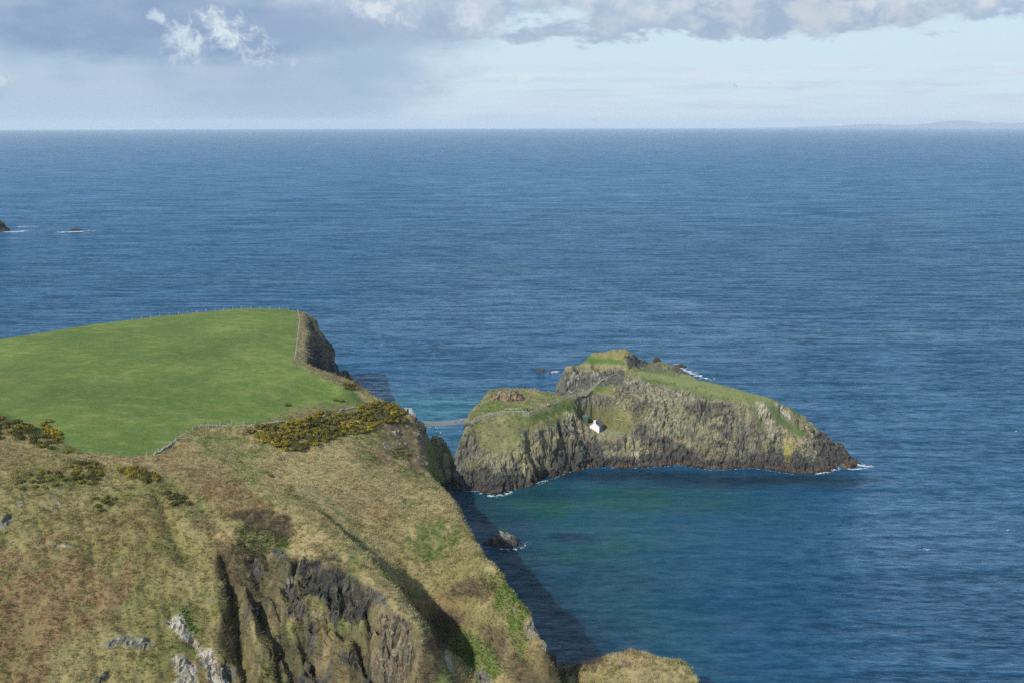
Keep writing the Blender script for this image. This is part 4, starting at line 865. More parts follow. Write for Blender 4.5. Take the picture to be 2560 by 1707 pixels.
class MB:
    def __init__(s): s.v = []; s.f = []; s.c = []
    def add(s, vs, fs):
        k = len(s.v); s.v += [tuple(v) for v in vs]; s.f += [tuple(i + k for i in f) for f in fs]
    def box(s, c, size, rz=0.0, rot=None):
        M = rot if rot is not None else Matrix.Rotation(rz, 3, 'Z'); c = Vector(c)
        vs = [c + M @ Vector((size[0] * x / 2, size[1] * y / 2, size[2] * z / 2)) for x in (-1, 1) for y in (-1, 1) for z in (-1, 1)]
        s.add(vs, [(0, 1, 3, 2), (4, 6, 7, 5), (0, 4, 5, 1), (2, 3, 7, 6), (0, 2, 6, 4), (1, 5, 7, 3)])
    def bar(s, a, b, r, n=5, r2=None):
        a = Vector(a); b = Vector(b); d = b - a
        if d.length < 1e-6: return
        q = d.to_track_quat('Z', 'Y'); r2 = r if r2 is None else r2
        vs = [a + q @ Vector((r * math.cos(2 * math.pi * i / n), r * math.sin(2 * math.pi * i / n), 0)) for i in range(n)] + [b + q @ Vector((r2 * math.cos(2 * math.pi * i / n), r2 * math.sin(2 * math.pi * i / n), 0)) for i in range(n)]
        s.add(vs, [(i, (i + 1) % n, n + (i + 1) % n, n + i) for i in range(n)] + [tuple(range(n))[::-1], tuple(range(n, 2 * n))])
    def tube(s, pts, r, n=5):
        for a, b in zip(pts[:-1], pts[1:]): s.bar(a, b, r, n)
    def build(s, name, m, parent=None, smooth=False):
        me = bpy.data.meshes.new(name); me.from_pydata(s.v, [], s.f); me.materials.append(m)
        if smooth: me.shade_smooth()
        o = bpy.data.objects.new(name, me); COL.objects.link(o)
        if parent: o.parent = parent
        return o

def children(o): return [c for c in bpy.data.objects if c.parent == o]

def copy_tree(o, loc, rz=None, scale=None, label=None, group=None, kids=None):
    c = o.copy(); COL.objects.link(c); c.location = loc
    if rz is not None: c.rotation_euler = (c.rotation_euler[0], c.rotation_euler[1], rz)
    if scale is not None: c.scale = scale if not isinstance(scale, (int, float)) else (scale,) * 3
    if label: c['label'] = label
    if group: c['group'] = group
    for ch in (kids if kids is not None else children(o)):
        d = ch.copy(); COL.objects.link(d); d.parent = c
        for g in children(ch) if kids is None else (): e = g.copy(); COL.objects.link(e); e.parent = d
    return c

# ------------------------------------------------------------------ grass, scrub and leafy cover as real blades
def sample_land(T, Pt, dens, zmin=3.0, seed=1):
    """random points on the land, dens = array of plants per square metre"""
    rng = np.random.default_rng(seed)
    DX = np.gradient(T.xs)[None, :]; DY = np.gradient(T.ys)[:, None]
    lam = dens * DX * DY / np.clip(T.N[..., 2], .35, 1) * (T.Z > zmin)
    n = rng.poisson(np.clip(lam, 0, 6)); k = np.repeat(np.arange(n.size), n.ravel())
    jx = (rng.random(len(k)) - .5); jy = (rng.random(len(k)) - .5)
    p = T.P3.reshape(-1, 3)[k].copy(); nx = T.X.shape[1]
    kx = np.clip(k + 1, 0, n.size - 1); ky = np.clip(k + nx, 0, n.size - 1)
    p += (T.P3.reshape(-1, 3)[kx] - p) * jx[:, None] * (np.abs(kx % nx - k % nx) == 1)[:, None] + (T.P3.reshape(-1, 3)[ky] - p) * jy[:, None]
    return p, Pt.col.reshape(-1, 3)[k], T.N.reshape(-1, 3)[k], k

def blades(name, p, col, nrm, h, w, nb, spread, m, label, seed=2, tip=1.25, droop=.35, vary=.15, cat='grass'):
    rng = np.random.default_rng(seed); n = len(p)
    if n == 0: return None
    P_ = np.repeat(p, nb, 0); N_ = np.repeat(nrm, nb, 0); C_ = np.repeat(col * (1 + vary * rng.normal(size=(n, 1))).clip(.45, 1.8), nb, 0) * (1 + .3 * rng.normal(size=(n * nb, 1))).clip(.4, 1.9)
    H_ = np.repeat(h * (rng.random(n) * .7 + .65), nb)
    a = rng.random(n * nb) * 6.2832; r = rng.random(n * nb) ** .6 * spread * .5
    up = N_ * .55 + np.array([0, 0, .6]); lean = np.repeat(rng.normal(size=(n, 3)) * .28, nb, 0) + rng.normal(size=(n * nb, 3)) * .3
    lean[:, 2] *= .3
    out = np.stack([np.cos(a), np.sin(a), np.zeros_like(a)], -1)
    base = P_ + out * r[:, None] - N_ * .06
    tipp = base + (up + lean + out * droop) * (H_ * (rng.random(n * nb) * .5 + .6))[:, None]
    b = rng.random(n * nb) * 6.2832; side = np.stack([np.cos(b), np.sin(b), rng.normal(size=n * nb) * .2], -1) * (w * .5)
    V = np.stack([base - side, base + side, tipp], 1).reshape(-1, 3).astype(np.float32)
    me = bpy.data.meshes.new(name); me.vertices.add(len(V)); me.vertices.foreach_set('co', V.ravel())
    nf = n * nb; me.loops.add(nf * 3); me.loops.foreach_set('vertex_index', np.arange(nf * 3, dtype=np.int32)); me.polygons.add(nf); me.polygons.foreach_set('loop_start', np.arange(0, nf * 3, 3, dtype=np.int32)); me.update()
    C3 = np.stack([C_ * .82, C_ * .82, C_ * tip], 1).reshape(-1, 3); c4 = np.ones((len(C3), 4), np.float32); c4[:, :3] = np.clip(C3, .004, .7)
    at = me.attributes.new('col', 'FLOAT_COLOR', 'POINT'); at.data.foreach_set('color', c4.ravel())
    me.materials.append(m); o = bpy.data.objects.new(name, me); COL.objects.link(o)
    return tag(o, label, cat, kind='stuff')

def grass_mat(name, trans=.25):
    m = bpy.data.materials.new(name); m.use_nodes = True; t = NT(m.node_tree); t.N.clear(); out = t.n('ShaderNodeOutputMaterial')
    c = t.n('ShaderNodeAttribute', attribute_name='col').outputs['Color']
    d = t.n('ShaderNodeBsdfDiffuse'); t.L.new(c, d.inputs[0]); tr = t.n('ShaderNodeBsdfTranslucent'); t.L.new(c, tr.inputs[0]); mx = t.n('ShaderNodeMixShader'); mx.inputs[0].default_value = trans
    t.L.new(d.outputs[0], mx.inputs[1]); t.L.new(tr.outputs[0], mx.inputs[2]); t.L.new(mx.outputs[0], out.inputs[0]); return m
GM = grass_mat("grass_blade"); TM = grass_mat("twig", .05); LM = grass_mat("leaf", .3)

A = land; B = land_paint
vis = (B.px > -330) & (B.px < 2000) & (B.py < 1900)
clump = sst(fbm(A.X / 2.2, A.Y / 2.2, None, 601, 3), -.4, .5)
nearw = np.interp(A.Y, [180, 300, 360, 420], [1, .8, .4, .16])
scr = np.zeros(A.X.shape)
SCRUB_POLYS = [[(585, 1283), (640, 1268), (715, 1290), (735, 1335), (700, 1345), (620, 1315)], [(1085, 1540), (1130, 1560), (1110, 1640), (1080, 1710), (1045, 1715), (1065, 1620)], [(1110, 1480), (1170, 1445), (1235, 1450), (1215, 1495), (1150, 1500)], [(1195, 1565), (1255, 1575), (1300, 1640), (1370, 1715), (1290, 1715), (1230, 1640)],
               [(1105, 1530), (1160, 1530), (1150, 1575), (1105, 1575)], [(545, 1370), (615, 1375), (650, 1470), (600, 1470), (550, 1440)], [(525, 1565), (585, 1575), (595, 1635), (545, 1620)], [(780, 1352), (860, 1400), (890, 1440), (820, 1425)], [(850, 1610), (890, 1620), (890, 1700), (850, 1690)], [(1400, 1655), (1500, 1650), (1480, 1700), (1400, 1700)]]
for pg in SCRUB_POLYS: scr = np.maximum(scr, B.mask(pg, 14))
LEAF_POLYS = [[(1205, 1430), (1250, 1432), (1290, 1475), (1330, 1520), (1310, 1560), (1320, 1660), (1280, 1640), (1270, 1560), (1230, 1500)], [(1105, 1590), (1160, 1570), (1240, 1620), (1260, 1680), (1200, 1720), (1150, 1640)], [(590, 1315), (640, 1315), (720, 1340), (730, 1370), (640, 1390), (590, 1370)],
              [(450, 1510), (478, 1530), (500, 1590), (480, 1590), (455, 1550)], [(650, 1640), (680, 1640), (720, 1720), (660, 1720)], [(690, 1560), (720, 1580), (735, 1630), (700, 1600)], [(990, 1640), (1012, 1640), (1000, 1700), (975, 1690)], [(805, 1480), (820, 1478), (845, 1510), (840, 1530), (815, 1510)]]
lf = np.zeros(A.X.shape)
for pg in LEAF_POLYS: lf = np.maximum(lf, B.mask(pg, 12))
d = np.clip(B.tuft, 0, 1) * (1 - B.rock) * (.35 + .9 * clump) * nearw * (1 - .8 * scr) * (1 - .8 * lf) * vis * 4.6
p, c, n_, k = sample_land(A, B, d, seed=21)
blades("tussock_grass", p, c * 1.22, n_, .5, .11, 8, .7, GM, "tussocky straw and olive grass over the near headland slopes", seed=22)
d = scr * vis * 3.2 * (A.Y < 330)
p, c, n_, k = sample_land(A, B, d, seed=23)
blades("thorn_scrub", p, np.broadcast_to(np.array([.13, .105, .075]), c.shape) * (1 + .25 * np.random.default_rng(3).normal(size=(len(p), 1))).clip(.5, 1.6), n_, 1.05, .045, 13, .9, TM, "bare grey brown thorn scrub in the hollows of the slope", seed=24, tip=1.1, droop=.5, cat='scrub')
d = lf * vis * 7 * (A.Y < 330)
p, c, n_, k = sample_land(A, B, d, seed=25)
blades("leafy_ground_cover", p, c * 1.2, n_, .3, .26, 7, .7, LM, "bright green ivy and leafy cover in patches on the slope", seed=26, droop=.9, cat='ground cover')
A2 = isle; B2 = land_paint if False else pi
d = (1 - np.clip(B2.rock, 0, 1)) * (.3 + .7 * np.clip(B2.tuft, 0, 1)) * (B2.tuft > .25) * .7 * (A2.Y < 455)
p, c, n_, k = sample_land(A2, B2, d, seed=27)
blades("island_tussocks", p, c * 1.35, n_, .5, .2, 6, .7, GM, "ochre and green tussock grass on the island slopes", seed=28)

# ------------------------------------------------------------------ gorse
def gorse_mesh(seed, flowers, size=1.0, tall=1.0):
    rng = np.random.default_rng(seed); lobes = []
    for i in range(6):
        a = rng.random() * 6.28; r = rng.random() * .75 * size
        lobes.append((r * math.cos(a), r * math.sin(a), (.45 + rng.random() * .35) * tall, .5 + rng.random() * .3))
    out = []
    for kind, cnt, sz in (('leaf', 650, .14), ('bloom', int(900 * flowers), .085)):
        V = []; C = []
        side = rng.random() * 6.28
        for i in range(cnt):
            lx, ly, lz, lr = lobes[rng.integers(0, 6)]
            d = rng.normal(size=3); d[2] = abs(d[2]) * 1.0 - .15; d /= np.linalg.norm(d)
            if kind == 'bloom':
                patch = vnoise(np.array((lx + d[0] * lr) * 1.6), np.array((ly + d[1] * lr) * 1.6), np.array(lz + d[2] * lr), seed)
                if d[2] < .05 or patch < -.35: continue
            rad = lr * (1.0 + .13 * rng.normal()) * (1.03 if kind == 'bloom' else 1)
            q = np.array([lx, ly, lz * .8]) + d * rad * np.array([1, 1, .9 * tall])
            if q[2] < 0: q[2] = rng.random() * .1
            u = rng.normal(size=3); u -= d * u.dot(d) * .5; u /= np.linalg.norm(u); w = np.cross(d, u); s = sz * (.6 + .8 * rng.random()) * size ** .3
            V += [q - u * s - w * s * .6, q + u * s - w * s * .5, q + w * s + d * s * .8]
            g = .7 + .6 * rng.random()
            C.append((np.array([.090, .092, .036]) if kind == 'leaf' else np.array([.60, .46, .035])) * g)
        out.append((np.array(V), np.repeat(np.array(C), 3, 0)))
    return out

def tri_mesh(name, V, C, m):
    me = bpy.data.meshes.new(name); me.from_pydata([tuple(v) for v in V], [], [(i, i + 1, i + 2) for i in range(0, len(V), 3)])
    c4 = np.ones((len(C), 4), np.float32); c4[:, :3] = C; at = me.attributes.new('col', 'FLOAT_COLOR', 'POINT'); at.data.foreach_set('color', c4.ravel()); me.materials.append(m); return me

BUSH = grass_mat("gorse_foliage", .12)
stem_mat = mat("gorse_stem_wood", (.09, .07, .05))
gv = []
for i, fl in enumerate((1.0, .75, .5, .28, .06, .9)):
    (lv, lc), (bv, bc) = gorse_mesh(700 + i, fl, 1.0, .95)
    sb = MB()
    for a in range(4): sb.bar((0, 0, -.5), (.35 * math.cos(a * 1.6 + i), .35 * math.sin(a * 1.6 + i), .55), .05, 4, .02)
    sme = bpy.data.meshes.new("stem"); sme.from_pydata(sb.v, [], sb.f); sme.materials.append(stem_mat)
    gv.append((tri_mesh("foliage", lv, lc, BUSH), tri_mesh("blossom", bv, bc, BUSH), sme))

def gorse(loc, v, s, label, group, flat=.72):
    e = empty("gorse_bush", loc, label, "gorse bush", group, rz=random.random() * 6.28); e.scale = (s, s * (.85 + .3 * random.random()), s * flat)
    for nm, me in zip(("foliage", "blossom", "stem"), gv[v]):
        if nm == 'blossom' and len(me.vertices) < 30: continue
        o = bpy.data.objects.new(nm, me); COL.objects.link(o); o.parent = e
    return e

def scatter(T, pg, gap, tries=4000, seed=1, cap=400):
    rng = random.Random(seed); xs = [q[0] for q in pg]; ys = [q[1] for q in pg]; got = []
    for _ in range(tries):
        x = rng.uniform(min(xs), max(xs)); y = rng.uniform(min(ys), max(ys))
        if poly_dist(np.array([x]), np.array([y]), pg)[0] < 0: continue
        g = T.ground(x, y)
        if g is None: continue
        if all((g - h[0]).length > gap for h in got):
            got.append((g, x, y))
            if len(got) >= cap: break
    return got

thick = [(622, 1085), (640, 1064), (700, 1062), (770, 1046), (800, 1030), (840, 1030), (880, 1036), (905, 1016), (960, 1002), (1000, 1014), (1015, 1038), (1020, 1058), (985, 1056), (945, 1062), (925, 1088), (880, 1088), (830, 1098), (790, 1112), (740, 1130), (700, 1124), (655, 1108)]
for g, x, y in scatter(land, thick, 1.55, 2600, 3, 190):
    bright = .5 + .5 * float(vnoise(np.array(x / 38), np.array(y / 18), None, 55))
    if x < 760 and y < 1090: bright += .25
    if y < 1040: bright += .15
    v = 0 if bright > .85 else 5 if bright > .7 else 1 if bright > .55 else 2 if bright > .4 else 3 if bright > .25 else 4
    gorse(g, v, random.uniform(.95, 1.4), "gorse bush in the broad yellow thicket below the stone wall", "gorse bushes of the thicket below the stone wall")
for pg, gap, vs, s, lab, grp, sd in (
        ([(-30, 1042), (30, 1048), (60, 1062), (110, 1080), (120, 1092), (150, 1105), (185, 1136), (140, 1130), (95, 1114), (60, 1098), (0, 1096), (-30, 1100)], 1.5, (4, 4, 3, 1, 4), 1.15, "dark gorse bush on the crest at the left edge beside the field", "gorse bushes on the left crest", 5),
        ([(105, 1055), (125, 1052), (120, 1066), (150, 1085), (150, 1110), (110, 1095)], 1.6, (0, 1, 5), .9, "yellow topped gorse bush on the left crest above the bracken", "yellow gorse bushes on the left crest", 6),
        ([(30, 1180), (150, 1178), (165, 1200), (150, 1222), (60, 1228), (40, 1205)], 2.2, (3, 2, 4, 1), .85, "low half yellow gorse bush on the left slope", "low gorse bushes on the left slope", 7),
        ([(170, 1158), (235, 1155), (255, 1180), (230, 1212), (190, 1210)], 1.9, (2, 3, 1, 4), .95, "gorse bush in the loose clump between the low bushes and the ridge bush", "gorse bushes of the loose clump", 8),
        ([(300, 1172), (345, 1168), (392, 1192), (390, 1208), (330, 1200)], 1.5, (0, 3, 4, 1), 1.05, "dense gorse bush with yellow top on the brow beneath the field wall", "gorse bushes on the brow beneath the field wall", 9),
        ([(230, 1245), (260, 1238), (285, 1250), (280, 1270), (250, 1280)], 2.0, (3, 2, 4), .8, "small gorse bush amid bracken on the left slope", "small gorse bushes amid bracken", 10),
        ([(415, 1232), (455, 1240), (470, 1262), (430, 1262)], 1.8, (4,), .9, "flowerless dark gorse bush where the ridge begins", "dark gorse bushes where the ridge begins", 11),
        ([(975, 1122), (1008, 1116), (1018, 1140), (985, 1150)], 2.0, (3, 2), .7, "sparse yellow gorse bush on the stony slope below the bridge gate", "gorse bushes on the stony slope", 12),
        ([(858, 966), (892, 962), (894, 974), (866, 976)], 2.4, (4, 3), 1.1, "olive gorse bush at the corner of the pasture near the cliff", "gorse bushes at the pasture corner", 13)):
    for i, (g, x, y) in enumerate(scatter(land, pg, gap, 500, sd, 40)):
        gorse(g, vs[i % len(vs)], s * random.uniform(.85, 1.2), lab, grp)
for (x, y, v, s, lab) in ((676, 1191, 1, .9, "lone yellow gorse bush on the pale grass above the dark scrub"), (718, 1014, 3, 1.0, "lone small gorse bush standing in the green pasture"), (838, 1001, 1, .8, "gorse bush with yellow top beside the rocks at the pasture end"), (852, 1003, 0, .8, "yellowest gorse bush beside the rocks at the pasture end")):
    g = land.ground(x, y)
    if g: gorse(g, v, s, lab, None)

# ------------------------------------------------------------------ rocks standing in the sea
def rock_thing(name, cx, cy, z0, sx, sy, h, seed, label, cat, col=(.075, .07, .068), top=None, rz=0.0, group=None, n=46, shape=None):
    xs = np.linspace(-1.25, 1.25, n); X, Y = np.meshgrid(xs, xs); r = np.sqrt(X ** 2 + Y ** 2)
    nn = fbm(X * 1.6 + seed, Y * 1.6, None, seed, 4); f = np.clip(1.05 - (r * (1 + .28 * nn)) ** 2.6, -.5, 1)
    if shape is not None: f = f * np.interp(X, [p[0] for p in shape], [p[1] for p in shape])
    blk = vnoise(np.floor(X * 4 + nn) * 1.3, np.floor(Y * 4) * 1.3, None, seed + 3)
    Z = np.where(f > 0, f ** .55, f) * h * (1 + .22 * blk + .2 * fbm(X * 3, Y * 3, None, seed + 5, 3)) + z0 * 0
    me = bpy.data.meshes.new(name); V = np.stack([X * sx, Y * sy, Z], -1).reshape(-1, 3)
    V[:, 0] += fbm(V[:, 0] * .8, V[:, 2] * .8, V[:, 1], seed + 8, 3) * .22 * min(sx, h); V[:, 1] += fbm(V[:, 1] * .8, V[:, 2] * .8, V[:, 0], seed + 9, 3) * .22 * min(sy, h)
    idx = np.arange(n * n).reshape(n, n); F = np.stack([idx[:-1, :-1], idx[:-1, 1:], idx[1:, 1:], idx[1:, :-1]], -1).reshape(-1, 4)
    me.from_pydata(V.tolist(), [], F.tolist()); me.shade_smooth()
    c = np.ones((n * n, 4)); base = np.array(col); zz = V[:, 2] / h
    cc = np.repeat(base[None], n * n, 0) * (1 + .35 * fbm(V[:, 0] * .9, V[:, 1] * .9, V[:, 2] * .5, seed + 7, 3))[:, None]
    if top is not None:
        m = sst(zz + .2 * nn.ravel(), .62, .95)[:, None]; cc = cc * (1 - m) + np.array(top) * m
    w = sst(.18 + .05 * nn.ravel() - zz, 0, .1)[:, None]; cc = cc * (1 - w * .5) + np.array([.10, .06, .045]) * w * .5
    c[:, :3] = np.clip(cc, .004, .8)
    for an, vals in (('rock', np.ones(n * n)), ('wet', np.full(n * n, .5))):
        at = me.attributes.new(an, 'FLOAT', 'POINT'); at.data.foreach_set('value', vals.astype(np.float32))
    at = me.attributes.new('col', 'FLOAT_COLOR', 'POINT'); at.data.foreach_set('color', c.astype(np.float32).ravel())
    me.materials.append(isle_mat); o = bpy.data.objects.new(name, me); COL.objects.link(o); o.location = (cx, cy, z0); o.rotation_euler = (0, 0, rz)
    return tag(o, label, cat, group)

q = P(1254, 1366, 0); rock_thing("sea_rock", q[0] + .3, q[1] + 2.2, -.5, 5.4, 2.6, 3.9, 31, "blocky dark rock with pale top standing in the bay under the near cliff", "rock", col=(.10, .095, .09), top=(.26, .25, .22), shape=[(-1.25, .4), (-.75, .55), (-.25, .62), (-.1, .98), (.6, 1), (1.25, .7)])
q = P(1352, 927, 0); rock_thing("sea_rock", q[0], q[1], -1.0, 2.9, 3.0, 1.75, 33, "low brown skerry just left of the white streaked cliff of the island", "rock", col=(.11, .075, .07))
q = P(1375, 929, 0); rock_thing("sea_rock", q[0], q[1], -1.0, 1.0, 1.5, 1.35, 34, "tiny rock awash between the brown skerry and the island", "rock", col=(.10, .075, .07), n=24)
q = P(1667, 903, 0); rock_thing("sea_rock", q[0] - 6, q[1], -1.5, 2.4, 2.4, 3.6, 35, "dark reddish rock rising behind the far end of the island", "rock", col=(.085, .06, .055))
q = P(1701, 916, 0); rock_thing("sea_rock", q[0], q[1], -1.0, 3.5, 3.0, 2.0, 36, "small dark rock amid surf behind the island", "rock", col=(.07, .06, .06), n=30)
q = P(2, 577, 0); rock_thing("stack_island", q[0] - 6, q[1], -2.0, 17, 14, 13.5, 37, "grass capped rock islet at the left edge of the open sea", "islet", col=(.10, .085, .08), top=(.20, .21, .09), shape=[(-1.25, 1), (.3, 1), (.5, .95), (.62, .5), (1.25, .4)])
q = P(192, 577, 0); rock_thing("sea_rock", q[0], q[1], -1.0, 8.5, 6, 3.4, 38, "low black skerry ringed by surf far out on the left", "rock", col=(.055, .055, .06), shape=[(-1.25, .9), (-.4, .9), (-.2, 1.2), (.3, .7), (1.25, .4)])
q = P(2117, 1169, 0); rock_thing("sea_rock", q[0], q[1] + .8, -.6, 2.5, 1.4, 2.1, 39, "small brown rock off the right tip of the island in white surf", "rock", col=(.12, .09, .07))
g = isle.ground(1268, 1002); rock_thing("rock_outcrop", g.x - .4, g.y + 2.6, g.z - 1.6, 7.4, 3.6, 5.6, 41, "square topped bare rock block on the grassy western knoll of the island", "rock outcrop", col=(.27, .215, .15), top=(.28, .24, .16), rz=R(-4), shape=[(-1.25, .5), (-.8, .8), (-.3, .95), (.7, 1.0), (.86, 1.0), (.92, .2), (1.25, .1)], n=60)
for (x, y, s, h, sd, lab) in ((1350, 1518, .9, 1.7, 51, "pale boulder perched at the cliff edge above the bay"), (1331, 1516, .7, 1.3, 52, "upper pale boulder set in the green cliff-top slope"), (1334, 1536, .7, 1.2, 53, "lower pale boulder set in the green cliff-top slope"), (1541, 1636, .45, .8, 54, "small white stone on the rim of the foreland"),
                         (642, 1530, .8, 1.2, 55, "white faced boulder lodged in the gully of the near slope"), (507, 1378, .8, .9, 56, "dark round boulder on the mossy near slope"), (1287, 1526, .4, .8, 57, "small white stone in the grass inland of the cliff edge")):
    g = land.ground(x, y)
    if g: rock_thing("boulder", g.x, g.y + .3, g.z - .35, s, s * .8, h, sd, lab, "boulder", col=(.36, .34, .30) if sd != 56 else (.12, .12, .12), n=16, rz=sd)

# ------------------------------------------------------------------ surf: torn patches of foam lying on the water
foam_m = bpy.data.materials.new("foam"); foam_m.use_nodes = True; _b = foam_m.node_tree.nodes['Principled BSDF']; _b.inputs['Base Color'].default_value = (.62, .68, .72, 1); _b.inputs['Roughness'].default_value = .7
def foam(label, line, w, n, size, seed, drift=(1.2, -.4), dens=1.0):
    rng = np.random.default_rng(seed); mb = MB(); pts = [Vector(P(x, y, 0)) for x, y in line]
    seg = [(a, b, (b - a).length) for a, b in zip(pts[:-1], pts[1:])]; tot = sum(s[2] for s in seg)
    for i in range(n):
        t = rng.random() * tot
        for a, b, L_ in seg:
            if t <= L_: break
            t -= L_
        c = a + (b - a) * (t / max(L_, .01)); k = abs(rng.normal()) * w; an = rng.random() * 6.28
        c = c + Vector((math.cos(an) * k * 1.5, math.sin(an) * k * .8, 0))
        if float(fbm(np.array(c.x / (w * 1.6)), np.array(c.y / (w * .9)), None, seed, 3)) < -.12: continue
        s = size * (.35 + rng.random() * 1.1) * math.exp(-k / (w * 2.2)); e = 1.4 + 2.2 * rng.random(); m_ = 6; rot = rng.normal() * .25
        d0 = math.hypot(c.x, c.y); zz = .05 - d0 * d0 / (2 * 7.433e6) + .0007 * i % .03
        vs = []
        for j in range(m_):
            aa = 6.2832 * j / m_; r = s * (.6 + .7 * rng.random()); x = math.cos(aa) * r * e; y = math.sin(aa) * r
            vs.append((c.x + x * math.cos(rot) - y * math.sin(rot), c.y + x * math.sin(rot) + y * math.cos(rot), zz))
        mb.add(vs, [tuple(range(m_))])
    return tag(mb.build("surf_foam", foam_m), label, "surf", kind='stuff')
foam("white surf curling under the left corner of the island", [(1205, 1232), (1228, 1240), (1262, 1236), (1276, 1228)], .9, 340, .17, 1)
foam("thin surf at the island foot by the dark cleft", [(1338, 1208), (1366, 1200)], .4, 90, .16, 2)
foam("faint wash along the left foot of the island", [(1136, 1226), (1200, 1228)], .35, 70, .12, 3)
foam("faint wash along the southern foot of the island", [(1345, 1212), (1430, 1177), (1480, 1168), (1600, 1170), (1702, 1163), (1780, 1176), (1881, 1170), (1990, 1186)], .3, 420, .12, 4)
foam("surf along the right foot of the island", [(2040, 1184), (2065, 1180), (2088, 1174), (2104, 1166)], .8, 330, .22, 5)
foam("surf streaming off the right tip of the island", [(2118, 1156), (2136, 1158), (2150, 1163), (2172, 1165)], 1.2, 520, .26, 6)
foam("surf in front of the small rock off the island tip", [(2122, 1172), (2140, 1172), (2165, 1170)], .8, 200, .2, 7)
foam("surf round the blocky rock in the bay", [(1250, 1372), (1292, 1373), (1312, 1364), (1322, 1356)], .7, 170, .13, 8)
foam("ripples of foam beneath the near cliff", [(1150, 1275), (1165, 1300), (1185, 1330)], .8, 50, .12, 9)
foam("surf between the brown skerry and the island", [(1378, 930), (1400, 928), (1424, 930)], 2.2, 130, .4, 10)
foam("white surf breaking behind the island", [(1690, 910), (1706, 922), (1730, 934), (1752, 940), (1772, 947)], 2.2, 300, .42, 11)
foam("foam trailing right of the left edge islet", [(20, 580), (45, 580), (60, 577)], 4, 150, 1.2, 12)
foam("line of foam beyond the left edge islet", [(45, 567), (60, 566), (100, 566)], 3, 110, 1.1, 13)
foam("surf around the far black skerry", [(150, 581), (175, 580), (200, 579), (232, 577)], 4, 260, 1.35, 14)
foam("scattered whitecaps on the open sea", [(1300, 640), (2000, 520), (2500, 560)], 160, 14, .9, 15)
foam("few whitecaps on the sea right of the island", [(1900, 700), (2300, 960), (2500, 1200)], 55, 16, .35, 16)

# ------------------------------------------------------------------ footpath
def drape(T, pts, step=.8):
    o = []
    for a, b in zip(pts[:-1], pts[1:]):
        n = max(1, int((Vector(b[:2]) - Vector(a[:2])).length / step))
        for i in range(n): x = a[0] + (b[0] - a[0]) * i / n; y = a[1] + (b[1] - a[1]) * i / n; o.append(Vector((x, y, float(T.height(x, y)))))
    x, y = pts[-1][:2]; o.append(Vector((x, y, float(T.height(x, y))))); return o
def gpts(T, px): return [g for g in (T.ground(x, y) for x, y in px) if g is not None]

def path_mesh(name, pts, w, m, ws=None):
    V = []; F = []
    for i, p in enumerate(pts):
        a = pts[max(0, i - 1)]; b = pts[min(len(pts) - 1, i + 1)]; t = Vector((b.x - a.x, b.y - a.y, 0)).normalized(); s = Vector((-t.y, t.x, 0))
        ww = w * (1 + .25 * float(vnoise(np.array(i * .4), np.array(1.0)))) * (ws(i / len(pts)) if ws else 1)
        for k in (-1, -.5, .5, 1): q = p + s * ww * .5 * k; V.append((q.x, q.y, float(isle.height(q.x, q.y)) + .22 - (.22 if abs(k) == 1 else 0)))
    for i in range(len(pts) - 1):
        for k in range(3): F.append((i * 4 + k, i * 4 + k + 1, i * 4 + k + 5, i * 4 + k + 4))
    me = bpy.data.meshes.new(name); me.from_pydata(V, [], F); me.shade_smooth(); me.materials.append(m); o = bpy.data.objects.new(name, me); COL.objects.link(o); o['kind'] = 'structure'; return o
path_pts = drape(isle, path_line)
path_mesh("footpath", path_pts, 1.5, mat("trodden_gravel", (.21, .19, .15), var=.3), ws=lambda t: 1.0 + 1.2 * math.exp(-((t - .66) / .09) ** 2))

# ------------------------------------------------------------------ fences and walls
W_PALE = mat("bleached_timber", (.50, .47, .40), var=.12); W_GREY = mat("weathered_timber", (.27, .25, .21)); W_GREEN = mat("pale_green_paint", (.30, .36, .30)); WIRE = mat("galvanised_wire", (.30, .30, .30), rough=.5)
ROPE = mat("rope", (.36, .34, .28)); PLANK = mat("deck_plank", (.26, .22, .16), var=.25); STEEL = mat("grey_painted_steel", (.40, .44, .48), rough=.55)
def one(name, m, f):
    mb = MB(); f(mb); o = mb.build(name, m); me = o.data; bpy.data.objects.remove(o); return me
def inst(name, me, parent, loc, rz=0.0, sc=(1, 1, 1), rx=0.0):
    o = bpy.data.objects.new(name, me); COL.objects.link(o); o.parent = parent; o.location = loc; o.rotation_euler = (rx, 0, rz); o.scale = sc; return o

POST = {m.name: one("post", m, lambda mb: (mb.box((0, 0, .35), (.13, .13, 1.75)))) for m in (W_PALE, W_GREY, W_GREEN)}
def fence(T, px, gap, h, m, label, wires=3, railr=None, name="wire_fence", cat="fence", pts=None, lean=.03, rail_h=(.55, 1.05)):
    base = pts if pts is not None else gpts(T, px)
    fine = drape(T, [tuple(p) for p in base], .25); out = [fine[0]]
    for p in fine:
        if (p - out[-1]).length >= gap: out.append(p)
    o0 = out[0]; e = empty(name, o0, label, cat)
    for p in out:
        inst("post", POST[m.name], e, p - o0 + Vector((0, 0, -.1)), random.random() * .4, (1, 1, h / 1.2 * random.uniform(.93, 1.07)), random.gauss(0, lean))
    if railr is None:
        mb = MB()
        for k in range(wires):
            z = h * (k + .8) / (wires + .1); mb.tube([p - o0 + Vector((0, 0, z)) for p in out], .018, 3)
        tag(mb.build("wire", WIRE, e), kind='stuff') if False else mb.build("wire", WIRE, e)
    else:
        for rh in rail_h:
            for a, b in zip(out[:-1], out[1:]):
                mb = MB(); a2 = a - o0 + Vector((0, 0, rh * h)); b2 = b - o0 + Vector((0, 0, rh * h)); mb.bar(a2, b2, railr, 4); mb.build("rail", m, e)
    return e, out
